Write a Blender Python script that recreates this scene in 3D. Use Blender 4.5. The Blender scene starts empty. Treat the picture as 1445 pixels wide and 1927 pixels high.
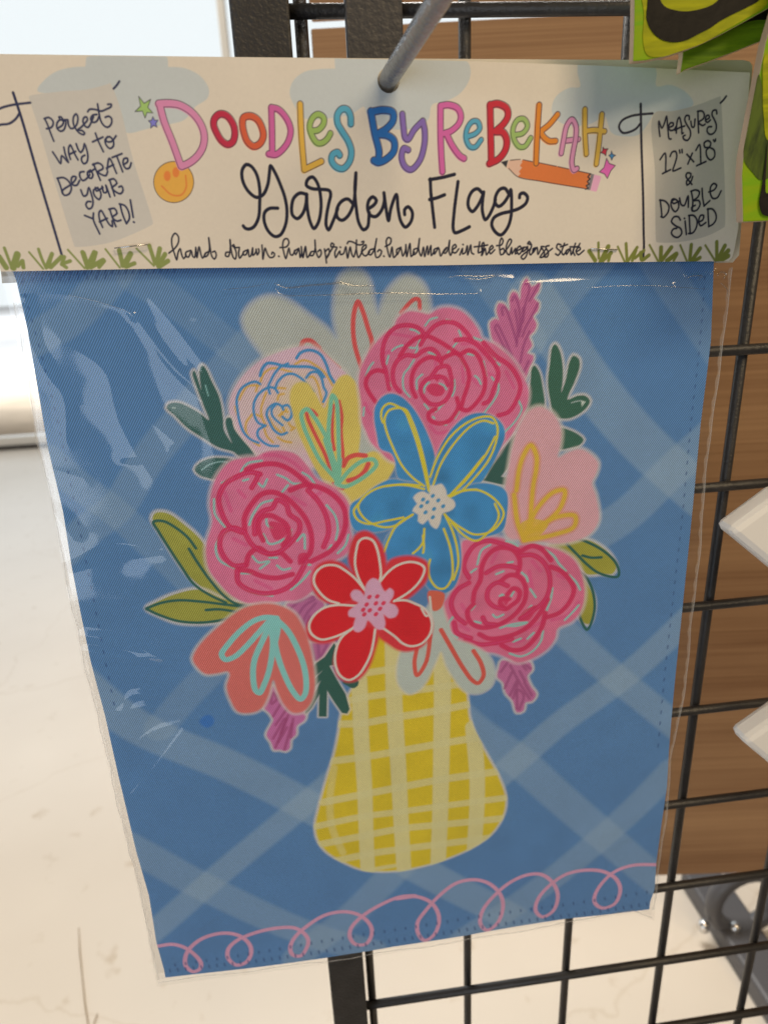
import bpy, bmesh, math, random
import numpy as np
from mathutils import Vector, Matrix
random.seed(7); rng = np.random.default_rng(7)
scene = bpy.context.scene
COL = scene.collection

# ------------------------------------------------------------------ camera
CAM = np.array([-0.0040339, -0.3431223, -0.0293989])
RC = np.array([[0.99238983, -0.114795, -0.04454818],
               [-0.08053987, -0.33146591, -0.94002323],
               [0.09314376, 0.9364574, -0.33818897]])      # rows: right, down, forward
FPX, CX, CY = 1250.0, 722.5, 963.5                          # focal length and centre in photo pixels (1445 x 1927)
cd = bpy.data.cameras.new('camera'); cam = bpy.data.objects.new('camera', cd); COL.objects.link(cam)
cd.sensor_fit = 'VERTICAL'; cd.sensor_height = 36.0; cd.lens = FPX / 1927 * 36.0
cd.clip_start = 0.01; cd.clip_end = 200
M = Matrix.Identity(4)
for i in range(3):
    M[i][0] = RC[0][i]; M[i][1] = -RC[1][i]; M[i][2] = -RC[2][i]; M[i][3] = CAM[i]
cam.matrix_world = M
scene.camera = cam
cd.dof.use_dof = True; cd.dof.focus_distance = 0.30; cd.dof.aperture_fstop = 10.0

# ------------------------------------------------------------------ world, lamps, exposure
w = bpy.data.worlds.new('World'); scene.world = w; w.use_nodes = True
bg = w.node_tree.nodes['Background']
bg.inputs[0].default_value = (1.0, 0.80, 0.60, 1); bg.inputs[1].default_value = 0.13
scene.view_settings.view_transform = 'Standard'; scene.view_settings.look = 'None'
scene.view_settings.exposure = 0.0; scene.view_settings.gamma = 1.0
scene.view_settings.use_curve_mapping = False

def area(name, loc, target, sx, sy, power, color):
    l = bpy.data.lights.new(name, 'AREA'); l.shape = 'RECTANGLE'; l.size = sx; l.size_y = sy
    l.energy = power; l.color = color
    o = bpy.data.objects.new(name, l); COL.objects.link(o); o.location = loc
    o.rotation_euler = (Vector(target) - Vector(loc)).to_track_quat('-Z', 'Y').to_euler()
    return o
# shop windows to the left of and behind the photographer, a warm ceiling light, added fill lamps, daylight over the pavement outside
area('shop_window_light', (-1.62, -2.0, -0.30), (-0.10, 0, -0.25), 1.6, 1.9, 20, (0.84, 0.92, 1.0))
area('ceiling_light', (0.55, -1.15, 1.35), (0.05, 0, -0.15), 0.8, 0.35, 14.2, (1.0, 0.77, 0.48))
area('right_fill_light', (1.5, -2.5, 1.5), (0.3, 0, -0.4), 0.8, 0.5, 21, (1.0, 0.77, 0.48))  # added fill lamp, lifts the wood, the ornaments and the card's right end
area('daylight_outside', (-4.0, 9.0, 4.0), (-4.0, 16.0, -1.0), 10, 6, 2600, (0.92, 0.96, 1.0))
area('daylight_far', (-12.0, 26.0, 12.0), (-14.0, 38.0, -1.0), 20, 14, 9000, (0.92, 0.96, 1.0))
area('door_daylight', (-2.4, 4.55, 0.6), (-0.8, 0.8, -1.15), 2.6, 2.6, 26, (0.80, 0.90, 1.0))
area('frame_fill_light', (-1.4, 3.7, 2.3), (-1.4, 4.85, 1.5), 0.8, 0.3, 24, (1.0, 0.93, 0.82))  # added fill lamp aimed at the window frame to brighten it
area('floor_fill_light', (0.0, 1.0, 1.5), (-0.05, 0.95, -1.15), 1.0, 0.4, 60, (1.0, 0.95, 0.88))  # added fill lamp that brightens the floor behind the grid

# ------------------------------------------------------------------ helpers
def ray(u, v):
    return RC.T @ np.array([(u - CX) / FPX, (v - CY) / FPX, 1.0])
def at_y(u, v, y):
    d = ray(u, v); return CAM + d * ((y - CAM[1]) / d[1])
def at_z(u, v, z):
    d = ray(u, v); return CAM + d * ((z - CAM[2]) / d[2])
def lin(c):
    c = np.asarray(c, float) / 255.0
    return np.where(c <= 0.04045, c / 12.92, ((c + 0.055) / 1.055) ** 2.4)

def nmat(name):
    m = bpy.data.materials.new(name); m.use_nodes = True
    return m, m.node_tree, m.node_tree.nodes['Principled BSDF']
def node(nt, t, **kw):
    n = nt.nodes.new(t)
    for k, v in kw.items(): setattr(n, k, v)
    return n
def simple(name, col, rough=0.5, metal=0.0, bump=0.0, bscale=400, vary=0.0, vscale=40, spec=0.5):
    m, nt, b = nmat(name)
    b.inputs['Roughness'].default_value = rough; b.inputs['Metallic'].default_value = metal
    b.inputs['Specular IOR Level'].default_value = spec
    tc = node(nt, 'ShaderNodeTexCoord')
    if vary:
        n = node(nt, 'ShaderNodeTexNoise'); n.inputs['Scale'].default_value = vscale; n.inputs['Detail'].default_value = 6
        r = node(nt, 'ShaderNodeValToRGB')
        r.color_ramp.elements[0].position = 0.3; r.color_ramp.elements[1].position = 0.7
        r.color_ramp.elements[0].color = tuple(c * (1 - vary) for c in col) + (1,)
        r.color_ramp.elements[1].color = tuple(min(1, c * (1 + vary)) for c in col) + (1,)
        nt.links.new(tc.outputs['Object'], n.inputs['Vector']); nt.links.new(n.outputs['Fac'], r.inputs[0])
        nt.links.new(r.outputs[0], b.inputs['Base Color'])
    else:
        b.inputs['Base Color'].default_value = tuple(col) + (1,)
    if bump:
        n = node(nt, 'ShaderNodeTexNoise'); n.inputs['Scale'].default_value = bscale; n.inputs['Detail'].default_value = 3
        bp = node(nt, 'ShaderNodeBump'); bp.inputs['Strength'].default_value = bump; bp.inputs['Distance'].default_value = 0.001
        nt.links.new(tc.outputs['Object'], n.inputs['Vector']); nt.links.new(n.outputs['Fac'], bp.inputs['Height'])
        nt.links.new(bp.outputs[0], b.inputs['Normal'])
    return m

def empty(name, loc, label, cat, group=None):
    o = bpy.data.objects.new(name, None); COL.objects.link(o); o.location = loc
    o['label'] = label; o['category'] = cat
    if group: o['group'] = group
    return o
def wloc(o):
    p = Vector((0, 0, 0))
    while o is not None: p += Vector(o.location); o = o.parent
    return np.array(p)
def link(name, me, mat, parent=None):
    o = bpy.data.objects.new(name, me); COL.objects.link(o)
    if mat is not None: me.materials.append(mat)
    if parent is not None:
        o.parent = parent
    return o
def mk(name, verts, faces, mat, parent=None, smooth=False):
    v = np.asarray(verts, float)
    if parent is not None: v = v - wloc(parent)
    me = bpy.data.meshes.new(name); me.from_pydata(v.tolist(), [], faces)
    if smooth:
        me.polygons.foreach_set('use_smooth', [True] * len(me.polygons))
    me.update(); return link(name, me, mat, parent)
def from_bm(name, bm, mat, parent=None, smooth=False):
    if parent is not None: bmesh.ops.translate(bm, verts=bm.verts, vec=-Vector(wloc(parent)))
    me = bpy.data.meshes.new(name); bm.to_mesh(me); bm.free()
    if smooth: me.polygons.foreach_set('use_smooth', [True] * len(me.polygons))
    me.update(); return link(name, me, mat, parent)
def box_bm(lo, hi, bevel=0.0, seg=2):
    bm = bmesh.new(); bmesh.ops.create_cube(bm, size=1.0)
    lo = Vector(lo); hi = Vector(hi)
    for v in bm.verts:
        v.co = Vector([(lo[i] + hi[i]) / 2 + v.co[i] * (hi[i] - lo[i]) for i in range(3)])
    if bevel: bmesh.ops.bevel(bm, geom=bm.edges[:], offset=bevel, segments=seg, affect='EDGES', profile=0.5)
    return bm
def tube(path, r, n=12, caps=True):
    """verts, faces of a tube along a list of points; r a number or a list"""
    P = [np.array(p, float) for p in path]; V = []; F = []
    rs = r if hasattr(r, '__len__') else [r] * len(P)
    up = None
    for i, p in enumerate(P):
        t = P[min(i + 1, len(P) - 1)] - P[max(i - 1, 0)]; t /= np.linalg.norm(t)
        if up is None:
            up = np.array([0, 0, 1.0]) if abs(t[2]) < 0.9 else np.array([0, 1.0, 0])
        a = np.cross(t, up); a /= np.linalg.norm(a); b = np.cross(a, t); up = b
        for k in range(n):
            q = 2 * math.pi * k / n; V.append(p + rs[i] * (math.cos(q) * a + math.sin(q) * b))
    for i in range(len(P) - 1):
        for k in range(n):
            F.append((i * n + k, i * n + (k + 1) % n, (i + 1) * n + (k + 1) % n, (i + 1) * n + k))
    if caps:
        F.append(tuple(range(n - 1, -1, -1))); F.append(tuple((len(P) - 1) * n + k for k in range(n)))
    return V, F
def prism(poly, y0, y1, bevel=0.0):
    """outline of (x, z) points extruded from y0 (front) to y1 (back)"""
    bm = bmesh.new()
    f = bm.faces.new([bm.verts.new((p[0], y0, p[1])) for p in poly])
    bm.normal_update()
    if f.normal.y > 0: f.normal_flip()
    r = bmesh.ops.extrude_face_region(bm, geom=[f])
    vs = [e for e in r['geom'] if isinstance(e, bmesh.types.BMVert)]
    bmesh.ops.translate(bm, verts=vs, vec=(0, y1 - y0, 0))
    bmesh.ops.recalc_face_normals(bm, faces=bm.faces[:])
    if bevel:
        bmesh.ops.bevel(bm, geom=[e for e in bm.edges], offset=bevel, segments=2, affect='EDGES', profile=0.5)
    return bm
def catmull(P, closed=False, step=None):
    P = np.asarray(P, float); n = len(P)
    if n < 3 and not closed: return P
    if closed: Q = np.vstack([P[-1], P, P[0], P[1]])
    else: Q = np.vstack([2 * P[0] - P[1], P, 2 * P[-1] - P[-2]])
    out = []
    for i in range(1, len(Q) - 2):
        p0, p1, p2, p3 = Q[i - 1], Q[i], Q[i + 1], Q[i + 2]
        L = np.linalg.norm(p2 - p1)
        if L < 1e-9: continue
        k = max(2, min(14, int(L / step))) if step else 8
        # centripetal weights keep the curve from overshooting
        d1 = max(np.linalg.norm(p1 - p0), 1e-6) ** 0.5; d2 = L ** 0.5; d3 = max(np.linalg.norm(p3 - p2), 1e-6) ** 0.5
        m1 = (p1 - p0) / d1 - (p2 - p0) / (d1 + d2) + (p2 - p1) / d2
        m2 = (p2 - p1) / d2 - (p3 - p1) / (d2 + d3) + (p3 - p2) / d3
        m1 = m1 * d2; m2 = m2 * d2
        if np.linalg.norm(p1 - p0) < 1e-6: m1 = (p2 - p1) * 0.5
        if np.linalg.norm(p3 - p2) < 1e-6: m2 = (p2 - p1) * 0.5
        t = np.arange(k)[:, None] / k
        out.append((2 * t**3 - 3 * t**2 + 1) * p1 + (t**3 - 2 * t**2 + t) * m1 + (-2 * t**3 + 3 * t**2) * p2 + (t**3 - t**2) * m2)
    if not closed: out.append(P[-1:])
    return np.vstack(out)

# ------------------------------------------------------------------ print: drawings kept as point lists, mapped to the sheet they are printed on
CROPS = {'N': (0, 0, 1.0), 'A': (420, 490, .2284), 'B': (660, 560, .2491), 'C': (880, 490, .2232), 'D': (270, 640, .2007),
         'E': (260, 840, .2907), 'F': (640, 730, .2284), 'G': (800, 960, .2699), 'H': (560, 980, .1938), 'I': (340, 1100, .2353),
         'J': (560, 1180, .3045), 'K': (270, 1600, .3599), 'L': (740, 1580, .3599), 'U': (0, 490, .3944), 'W': (0, 1200, .4844),
         'c1': (0, 80, .346), 'c2': (400, 80, .346), 'c3': (800, 80, .4464), 'c6': (1145, 0, .2283),
         'T1': (310, 430, .18685), 'T2': (570, 430, .18685), 'T3': (840, 440, .18685), 'G1': (0, 450, .22145), 'G2': (1100, 430, .20761),
         'P1': (70, 170, .14535), 'P2': (1215, 190, .13491), 'PE': (900, 250, .19377), 'L1': (290, 170, .18685), 'L2': (540, 170, .19377),
         'L3': (810, 170, .23529), 'Q1': (440, 300, .24913), 'Q2': (780, 320, .15917)}
def parse(s):
    cur = CROPS['N']; out = []
    for tok in s.split():
        if tok in CROPS: cur = CROPS[tok]; continue
        x, y = tok.split(','); out.append((cur[0] + float(x) * cur[2], cur[1] + float(y) * cur[2]))
    return np.array(out)

class Sheet:
    """a printed sheet in the plane y = const; drawings are painted into a fine grid of colours and motif numbers"""
    def __init__(s, y, x0, x1, z1, z0, h, base):
        s.y = y; s.x0 = x0; s.z1 = z1; s.h = h
        s.nx = int((x1 - x0) / h) + 2; s.nz = int((z1 - z0) / h) + 2
        s.c = np.empty((s.nz, s.nx, 3), np.float32); s.c[:] = base
        s.id = np.zeros((s.nz, s.nx), np.int16); s.names = ['']
        s.L = np.array([1, 1, 1.0]); s.cur = 0
    def px(s, P):
        P = np.atleast_2d(P); D = np.c_[(P[:, 0] - CX) / FPX, (P[:, 1] - CY) / FPX, np.ones(len(P))] @ RC
        t = (s.y - CAM[1]) / D[:, 1]; X = CAM + D * t[:, None]
        return np.c_[(X[:, 0] - s.x0) / s.h, (s.z1 - X[:, 2]) / s.h]
    def scale(s, p):
        q = s.px(np.array([p, p + [1, 0], p + [0, 1]])); return math.sqrt(abs(np.cross(q[1] - q[0], q[2] - q[0])))
    def motif(s, name):
        s.names.append(name); s.cur = len(s.names) - 1
    def col(s, c): return np.clip(lin(c) / s.L, 0.0, 0.9)
    def dist(s, P, pad, closed=False):
        n = len(P); x0 = max(0, int(P[:, 0].min() - pad)); x1 = min(s.nx, int(P[:, 0].max() + pad) + 2)
        y0 = max(0, int(P[:, 1].min() - pad)); y1 = min(s.nz, int(P[:, 1].max() + pad) + 2)
        if x1 <= x0 or y1 <= y0: return None
        d2 = np.full((y1 - y0, x1 - x0), 1e9, np.float32)
        Q = np.vstack([P, P[:1]]) if closed else P
        if len(Q) == 1: Q = np.vstack([Q, Q + 0.01])
        for a, b in zip(Q[:-1], Q[1:]):
            i0 = max(x0, int(min(a[0], b[0]) - pad)); i1 = min(x1, int(max(a[0], b[0]) + pad) + 2)
            j0 = max(y0, int(min(a[1], b[1]) - pad)); j1 = min(y1, int(max(a[1], b[1]) + pad) + 2)
            if i1 <= i0 or j1 <= j0: continue
            X = np.arange(i0, i1)[None, :] - a[0]; Y = np.arange(j0, j1)[:, None] - a[1]
            e = b - a; L2 = e @ e + 1e-9; t = np.clip((X * e[0] + Y * e[1]) / L2, 0, 1)
            dd = (X - t * e[0]) ** 2 + (Y - t * e[1]) ** 2
            v = d2[j0 - y0:j1 - y0, i0 - x0:i1 - x0]; np.minimum(v, dd, out=v)
        return x0, x1, y0, y1, np.sqrt(d2)
    def blend(s, box, al, color, mark=True):
        x0, x1, y0, y1 = box; v = s.c[y0:y1, x0:x1]; a = al[..., None].astype(np.float32)
        v += a * (np.asarray(color, np.float32) - v)
        if mark: s.id[y0:y1, x0:x1][al > 0.5] = s.cur
    def stroke(s, color, width, pts, soft=0.7, alpha=1.0, mark=True, closed=False, jit=0.0):
        R = parse(pts) if isinstance(pts, str) else np.asarray(pts, float)
        k = s.scale(R.mean(0)); P = catmull(s.px(R), closed, 3.0)
        r = width * k / 2; f = max(soft * k, 0.6); d = s.dist(P, r + f + 1, closed)
        if d is None: return
        x0, x1, y0, y1, dd = d
        al = np.clip((r - dd) / (2 * f) + 0.5, 0, 1) * alpha
        s.blend((x0, x1, y0, y1), al, s.col(color), mark)
    def sd(s, P, pad):
        x0, x1, y0, y1, dd = s.dist(P, pad, True)
        X = np.arange(x0, x1)[None, :].astype(np.float32); Y = np.arange(y0, y1)[:, None].astype(np.float32)
        ins = np.zeros(dd.shape, bool); Q = np.vstack([P, P[:1]])
        for (ax, ay), (bx, by) in zip(Q[:-1], Q[1:]):
            if ay == by: continue
            j0 = max(y0, int(math.ceil(min(ay, by)))); j1 = min(y1, int(math.ceil(max(ay, by))))
            if j1 <= j0: continue
            yy = Y[j0 - y0:j1 - y0]
            ins[j0 - y0:j1 - y0] ^= X < (ax + (yy - ay) * (bx - ax) / (by - ay))
        return x0, x1, y0, y1, np.where(ins, -np.minimum(dd, 1e4), np.minimum(dd, 1e4))
    def fill(s, color, pts, soft=0.7, alpha=1.0, mark=True, halo=0.0, halo_c=(225, 215, 190), halo_a=0.7, smooth=True, mottle=0.0):
        R = parse(pts) if isinstance(pts, str) else np.asarray(pts, float)
        k = s.scale(R.mean(0)); P = s.px(R)
        if smooth: P = catmull(P, True, 4.0)
        f = max(soft * k, 0.6); x0, x1, y0, y1, d = s.sd(P, max(f, halo * k * 1.3) + 2)
        if halo:
            al = np.clip(1.15 - np.maximum(d, 0) / (halo * k), 0, 1); al = al * al * (3 - 2 * al) * halo_a
            s.blend((x0, x1, y0, y1), al, s.col(halo_c), mark)
        al = np.clip(-d / (2 * f) + 0.5, 0, 1) * alpha
        c = s.col(color)
        if mottle:
            N = smooth_noise(d.shape, 26) * mottle
            v = s.c[y0:y1, x0:x1]; cc = np.clip(c[None, None] * (1 + N[..., None]), 0, .95); v += al[..., None] * (cc - v)
            s.id[y0:y1, x0:x1][al > .5] = s.cur
        else: s.blend((x0, x1, y0, y1), al, c, mark)
    def letter(s, color, width, strokes, off=(1.5, -1.0), ink=(60, 45, 55), shade=0.86):
        """a fat brush letter: the union of its strokes filled, a fine ink outline a little out of register"""
        D = None
        for st in strokes:
            closed = st.endswith(' z'); R = parse(st[:-2] if closed else st); k = s.scale(R.mean(0))
            P = catmull(s.px(R), closed, 2.0); r = width * k / 2
            full = np.full((s.nz, s.nx), 1e3, np.float32) if D is None else D
            x0, x1, y0, y1, dd = s.dist(P, r + 4 * k + 2, closed)
            v = full[y0:y1, x0:x1]; np.minimum(v, dd - r, out=v); D = full
        yy, xx = np.where(D < 4 * k); x0, x1, y0, y1 = xx.min(), xx.max() + 1, yy.min(), yy.max() + 1
        d = D[y0:y1, x0:x1]; c = s.col(color)
        s.blend((x0, x1, y0, y1), np.clip(-d / 1.2 + .5, 0, 1), c)
        ox, oy = int(round(off[0] * k)), int(round(off[1] * k))
        ds = np.roll(np.roll(D, ox, 1), oy, 0)[y0:y1, x0:x1]
        s.blend((x0, x1, y0, y1), np.clip(-ds / 1.2 + .5, 0, 1) * np.clip(-d / 1.2 + .5, 0, 1) * (1 - shade), c * 0.45)
        s.blend((x0, x1, y0, y1), np.clip((0.8 * k - abs(ds + 0.7 * k)) / 1.0 + .5, 0, 1) * 0.95, s.col(ink), False)

def smooth_noise(shape, cell):
    h, wd = shape; gy, gx = h // cell + 3, wd // cell + 3
    g = rng.standard_normal((gy, gx)); y = np.arange(h) / cell; x = np.arange(wd) / cell
    iy, ix = y.astype(int), x.astype(int); fy, fx = (y - iy)[:, None], (x - ix)[None, :]
    fy = fy * fy * (3 - 2 * fy); fx = fx * fx * (3 - 2 * fx)
    return (g[iy][:, ix] * (1 - fy) * (1 - fx) + g[iy + 1][:, ix] * fy * (1 - fx) + g[iy][:, ix + 1] * (1 - fy) * fx + g[iy + 1][:, ix + 1] * fy * fx)

def sheet_mesh(S, left, right, top, bottom, nx, nz, height, mat, parent, base_name, hole=None):
    """a fine curved mesh of the sheet, cut along its printed motifs; left/right are x(z), top/bottom z(x)"""
    t = np.linspace(0, 1, nz)[:, None]; u = np.linspace(0, 1, nx)[None, :]
    xm = left(np.array(0.)) * (1 - u) + right(np.array(0.)) * u
    for _ in range(4):
        zt = top(xm + 0 * t); zb = bottom(xm + 0 * t); z = zt * (1 - t) + zb * t
        xm = left(z) * (1 - u) + right(z) * u
    x = xm; y = S.y - height(x, z)
    gi = (x - S.x0) / S.h; gj = (S.z1 - z) / S.h
    i0 = np.clip(gi.astype(int), 0, S.nx - 2); j0 = np.clip(gj.astype(int), 0, S.nz - 2)
    fi = np.clip(gi - i0, 0, 1)[..., None]; fj = np.clip(gj - j0, 0, 1)[..., None]
    c = S.c[j0, i0] * (1 - fi) * (1 - fj) + S.c[j0, i0 + 1] * fi * (1 - fj) + S.c[j0 + 1, i0] * (1 - fi) * fj + S.c[j0 + 1, i0 + 1] * fi * fj
    vid = S.id[np.clip(np.round(gj).astype(int), 0, S.nz - 1), np.clip(np.round(gi).astype(int), 0, S.nx - 1)]
    V = np.stack([x, y, z], -1).reshape(-1, 3); Cc = c.reshape(-1, 3)
    idx = np.arange(nx * nz).reshape(nz, nx)
    F = np.stack([idx[1:, :-1], idx[1:, 1:], idx[:-1, 1:], idx[:-1, :-1]], -1).reshape(-1, 4)
    fid = vid[:-1, :-1].reshape(-1).copy()
    keep = np.ones(len(F), bool)
    if hole is not None:
        ce = V[F].mean(1); keep = ~hole(ce[:, 0], ce[:, 2])
    # each printed motif with the same name stays one mesh per motif number
    base = None
    for m in [0] + [i for i in range(1, len(S.names))]:
        sel = keep & (fid == m)
        if sel.sum() < 12: continue
        f = F[sel]; used = np.unique(f); remap = np.zeros(len(V), np.int64); remap[used] = np.arange(len(used))
        vv = V[used] - wloc(parent)
        me = bpy.data.meshes.new(base_name if m == 0 else S.names[m])
        me.vertices.add(len(used)); me.vertices.foreach_set('co', vv.astype(np.float32).ravel())
        me.loops.add(len(f) * 4); me.loops.foreach_set('vertex_index', remap[f].astype(np.int32).ravel())
        me.polygons.add(len(f)); me.polygons.foreach_set('loop_start', np.arange(0, len(f) * 4, 4, dtype=np.int32))
        me.polygons.foreach_set('loop_total', np.full(len(f), 4, np.int32))
        me.polygons.foreach_set('use_smooth', np.ones(len(f), bool))
        me.update(calc_edges=True)
        at = me.color_attributes.new('print', 'FLOAT_COLOR', 'POINT')
        at.data.foreach_set('color', np.c_[Cc[used], np.ones(len(used))].astype(np.float32).ravel())
        o = link(me.name, me, mat, parent if m == 0 else base)
        if m == 0: base = o
    return base
def edge_fn(S, pts, axis):
    """curve through photo points as a function on the sheet: axis 'z' gives x(z), axis 'x' gives z(x)"""
    P = np.array([at_y(u, v, S.y) for u, v in parse(pts)])
    k, q = (P[:, 2], P[:, 0]) if axis == 'z' else (P[:, 0], P[:, 2])
    o = np.argsort(k); k, q = k[o], q[o]
    return lambda a: np.interp(a, k, q)
# ------------------------------------------------------------------ the header card's print
KY = -0.0487
KD = Sheet(KY, -0.125, 0.192, 0.058, -0.036, 0.000225, (0, 0, 0))
KD.L = np.array([0.72, 0.62, 0.50])
KD.c[:] = KD.col((204, 185, 160))
CLOUD = (180, 177, 166)
KD.motif('cloud_print'); KD.fill(CLOUD, "c1 205,262 240,205 310,155 400,133 462,130 464,130 470,82 475,76 905,76 912,84 916,131 920,132 1000,137 1090,182 1136,250 1130,300 1062,350 1040,380 1000,422 930,442 870,450 790,472 690,490 640,450 560,300", smooth=True)
KD.motif('cloud_print'); KD.fill(CLOUD, "c2 420,275 438,210 500,160 580,145 664,142 666,142 664,92 668,84 1375,100 1390,112 1402,150 1392,210 1342,280 1262,322 1192,340 1172,420 1100,465 1000,475 900,450 840,392 825,350 760,387 640,412 500,412 450,352")
KD.motif('cloud_print'); KD.fill(CLOUD, "c3 530,282 548,230 605,192 650,188 640,130 642,86 650,84 950,86 962,92 972,130 970,184 1030,180 1100,215 1126,262 1040,292 962,300 942,332 900,387 850,397 782,382 752,312 700,342 605,352 545,322")
PANEL = (187, 174, 156); INK = (38, 40, 66); INK2 = (24, 24, 40)
KD.motif('banner_print')
KD.fill(PANEL, "c1 160,290 330,265 480,253 598,220 600,218 650,340 720,620 832,985 830,988 720,1042 580,1092 405,1110 403,1106 300,770 210,460 158,294", smooth=True)
for p in ["72,272 120,420 200,700 345,1190"]: KD.stroke(INK, 5.5, "c1 " + p)
for p in ["-40,385 0,358 60,340 165,326", "-40,470 0,447 50,440 88,412 108,380"]: KD.stroke(INK, 4.6, "c1 " + p)
KD.stroke(INK, 4.2, "c1 618,250 632,236 650,210")
KD.motif('banner_print')
KD.fill((176, 162, 142), "c3 960,302 1040,290 1140,265 1238,228 1240,228 1250,400 1258,775 1256,778 1180,817 1060,842 972,842 970,840 964,560", smooth=True)
KD.stroke(INK2, 4.8, "c6 257,860 262,1200 275,1600 282,1930 N 1210,462 1209,483")
KD.stroke(INK2, 4.4, "c6 355,938 262,945 170,962 100,1000 78,1050 108,1097 160,1092 220,1062 250,1025")
KD.stroke(INK2, 4.0, "c6 915,850 940,825 962,795")
def write(name, cr, color, wd, strokes, soft=.55):
    KD.motif(name)
    for p in strokes: KD.stroke(color, wd, cr + " " + p, soft=soft)
write('banner_lettering', 'P1', INK, 3.9, [
 "100,370 130,430 170,540 215,655", "92,365 150,348 202,390 207,440 180,480 122,495", "262,490 325,450 342,400 300,378 258,420 258,490 300,527 345,510 368,450 372,400 300,375 283,345 310,343 340,380 397,380 402,430 432,490 480,482 520,420 527,340 505,303 473,340 468,420 490,480 540,545 600,572 615,550 580,518 525,510 565,480 622,420 652,380 640,343 608,350 593,400 620,462 660,477 692,430 730,340",
 "772,310 720,320 693,370 720,412 770,400 805,330", "783,175 800,280 820,380 860,450 910,477 957,440 967,370 930,333 883,347", "655,275 680,243 750,245 830,267 900,240 957,210 960,178 915,180",
 "200,795 250,870 302,945 318,845 402,930 368,840 345,735", "430,890 410,820 408,740 430,705 450,740 490,830 528,897", "420,825 497,788", "505,690 530,760 562,802 600,750 612,690 640,760 657,860 640,930 600,947 573,900 580,860 617,838",
 "755,553 790,650 857,792", "718,665 852,603", "915,598 880,640 890,700 940,752 987,720 987,650 940,598 890,622 900,660 960,662 1000,620 1022,587",
 "262,1140 290,1210 330,1335", "258,1137 340,1128 410,1180 442,1260 410,1340 350,1357 318,1310 340,1280 430,1220 490,1160 502,1120 460,1113 438,1160 460,1222 510,1227 547,1165", "605,1050 553,1060 553,1120 590,1167 640,1140 680,1090", "690,1030 650,1060 660,1120 700,1137 722,1090 690,1040 670,1062 745,1015",
 "728,950 770,1050 817,1162", "718,962 790,938 842,970 852,1010 785,1052 840,1092 890,1102 912,1048", "905,1025 935,878 1027,1072", "898,1005 987,960", "972,867 1097,818", "1030,848 1107,1052", "1115,962 1172,920 1167,878 1123,885 1113,950 1150,1012 1195,1002 1217,938",
 "563,1287 600,1367 640,1352 667,1258 702,1350 722,1450 700,1520 660,1532 628,1480 650,1438 692,1440", "785,1258 728,1290 740,1360 800,1412 827,1350 800,1280 752,1258 765,1300 850,1255", "840,1240 862,1322 902,1312 888,1228 942,1377", "938,1158 1002,1362", "928,1160 990,1143 1032,1200 968,1262 1032,1322 1080,1337 1112,1290 1092,1238 1058,1250",
 "612,1618 722,1662", "727,1588 725,1670 807,1857", "845,1772 805,1670 800,1580 825,1553 862,1610 930,1732 972,1762 967,1690", "805,1702 905,1655", "938,1538 970,1640 1017,1762", "928,1537 1000,1528 1032,1590 972,1642 1032,1692 1082,1678", "1073,1473 1100,1590 1152,1722", "1063,1470 1130,1488 1182,1570 1192,1660 1155,1724", "1205,1418 1242,1642", "1247,1703 1255,1707"])
write('banner_lettering', 'P2', INK2, 3.6, [
 "182,497 170,400 168,288 210,382 247,310 275,218 287,330 297,440 310,530 337,535", "308,372 365,350 367,313 325,313 303,370 330,417 385,400 402,368", "410,450 415,350 432,260 452,233 477,310 487,400 490,462 507,450", "392,412 460,375 527,353", "592,262 590,213 550,208 528,260 560,340 602,410 607,490 570,552 520,542 503,500 532,483",
 "613,288 630,367 657,367 672,258", "713,148 715,300 722,447", "708,150 770,143 802,190 790,250 722,302 780,347 812,328", "820,267 872,240 862,203 830,213 818,280 850,302 887,268", "977,182 970,133 925,138 908,190 940,260 967,330 962,410 920,462 870,467 838,420 855,368 902,363",
 "183,822 252,733 262,982", "218,1017 327,963", "323,777 350,718 400,708 417,770 390,880 362,977 472,938", "453,690 460,727", "488,682 491,725", "557,748 652,852", "632,733 570,882", "683,692 732,613 752,882", "693,907 822,848", "872,650 808,650 798,590 850,557 892,590 872,650 828,690 838,780 890,827 942,780 937,690 872,650", "928,548 942,570", "957,537 955,562",
 "627,1167 543,1050 560,1008 612,1018 602,1070 553,1120 560,1177 612,1130 637,1058", "185,1383 200,1500 210,1612", "178,1385 250,1398 307,1470 292,1560 230,1627 198,1615", "390,1373 338,1410 350,1500 400,1547 442,1490 430,1400 368,1368 343,1390 370,1432 455,1398", "455,1358 480,1450 520,1462 573,1328 577,1482",
 "618,1263 640,1400 630,1532", "613,1262 680,1243 732,1270 712,1340 648,1392 720,1390 742,1440 700,1522 640,1537 623,1490 672,1458", "768,1223 775,1340 797,1467", "797,1467 877,1393", "863,1272 940,1240 972,1180 930,1153 888,1200 883,1290 920,1362 980,1352 1033,1258",
 "467,1662 440,1618 380,1618 343,1680 400,1742 472,1782 487,1850 440,1902 380,1892 343,1840 370,1788 418,1778", "533,1678 552,1862", "523,1638 527,1642", "590,1600 605,1852", "583,1600 650,1598 697,1660 692,1760 640,1842 583,1850", "718,1692 780,1660 792,1600 750,1598 723,1670 750,1742 822,1698", "850,1508 855,1620 865,1752", "843,1510 910,1508 962,1580 962,1660 920,1722 863,1752"])
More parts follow.
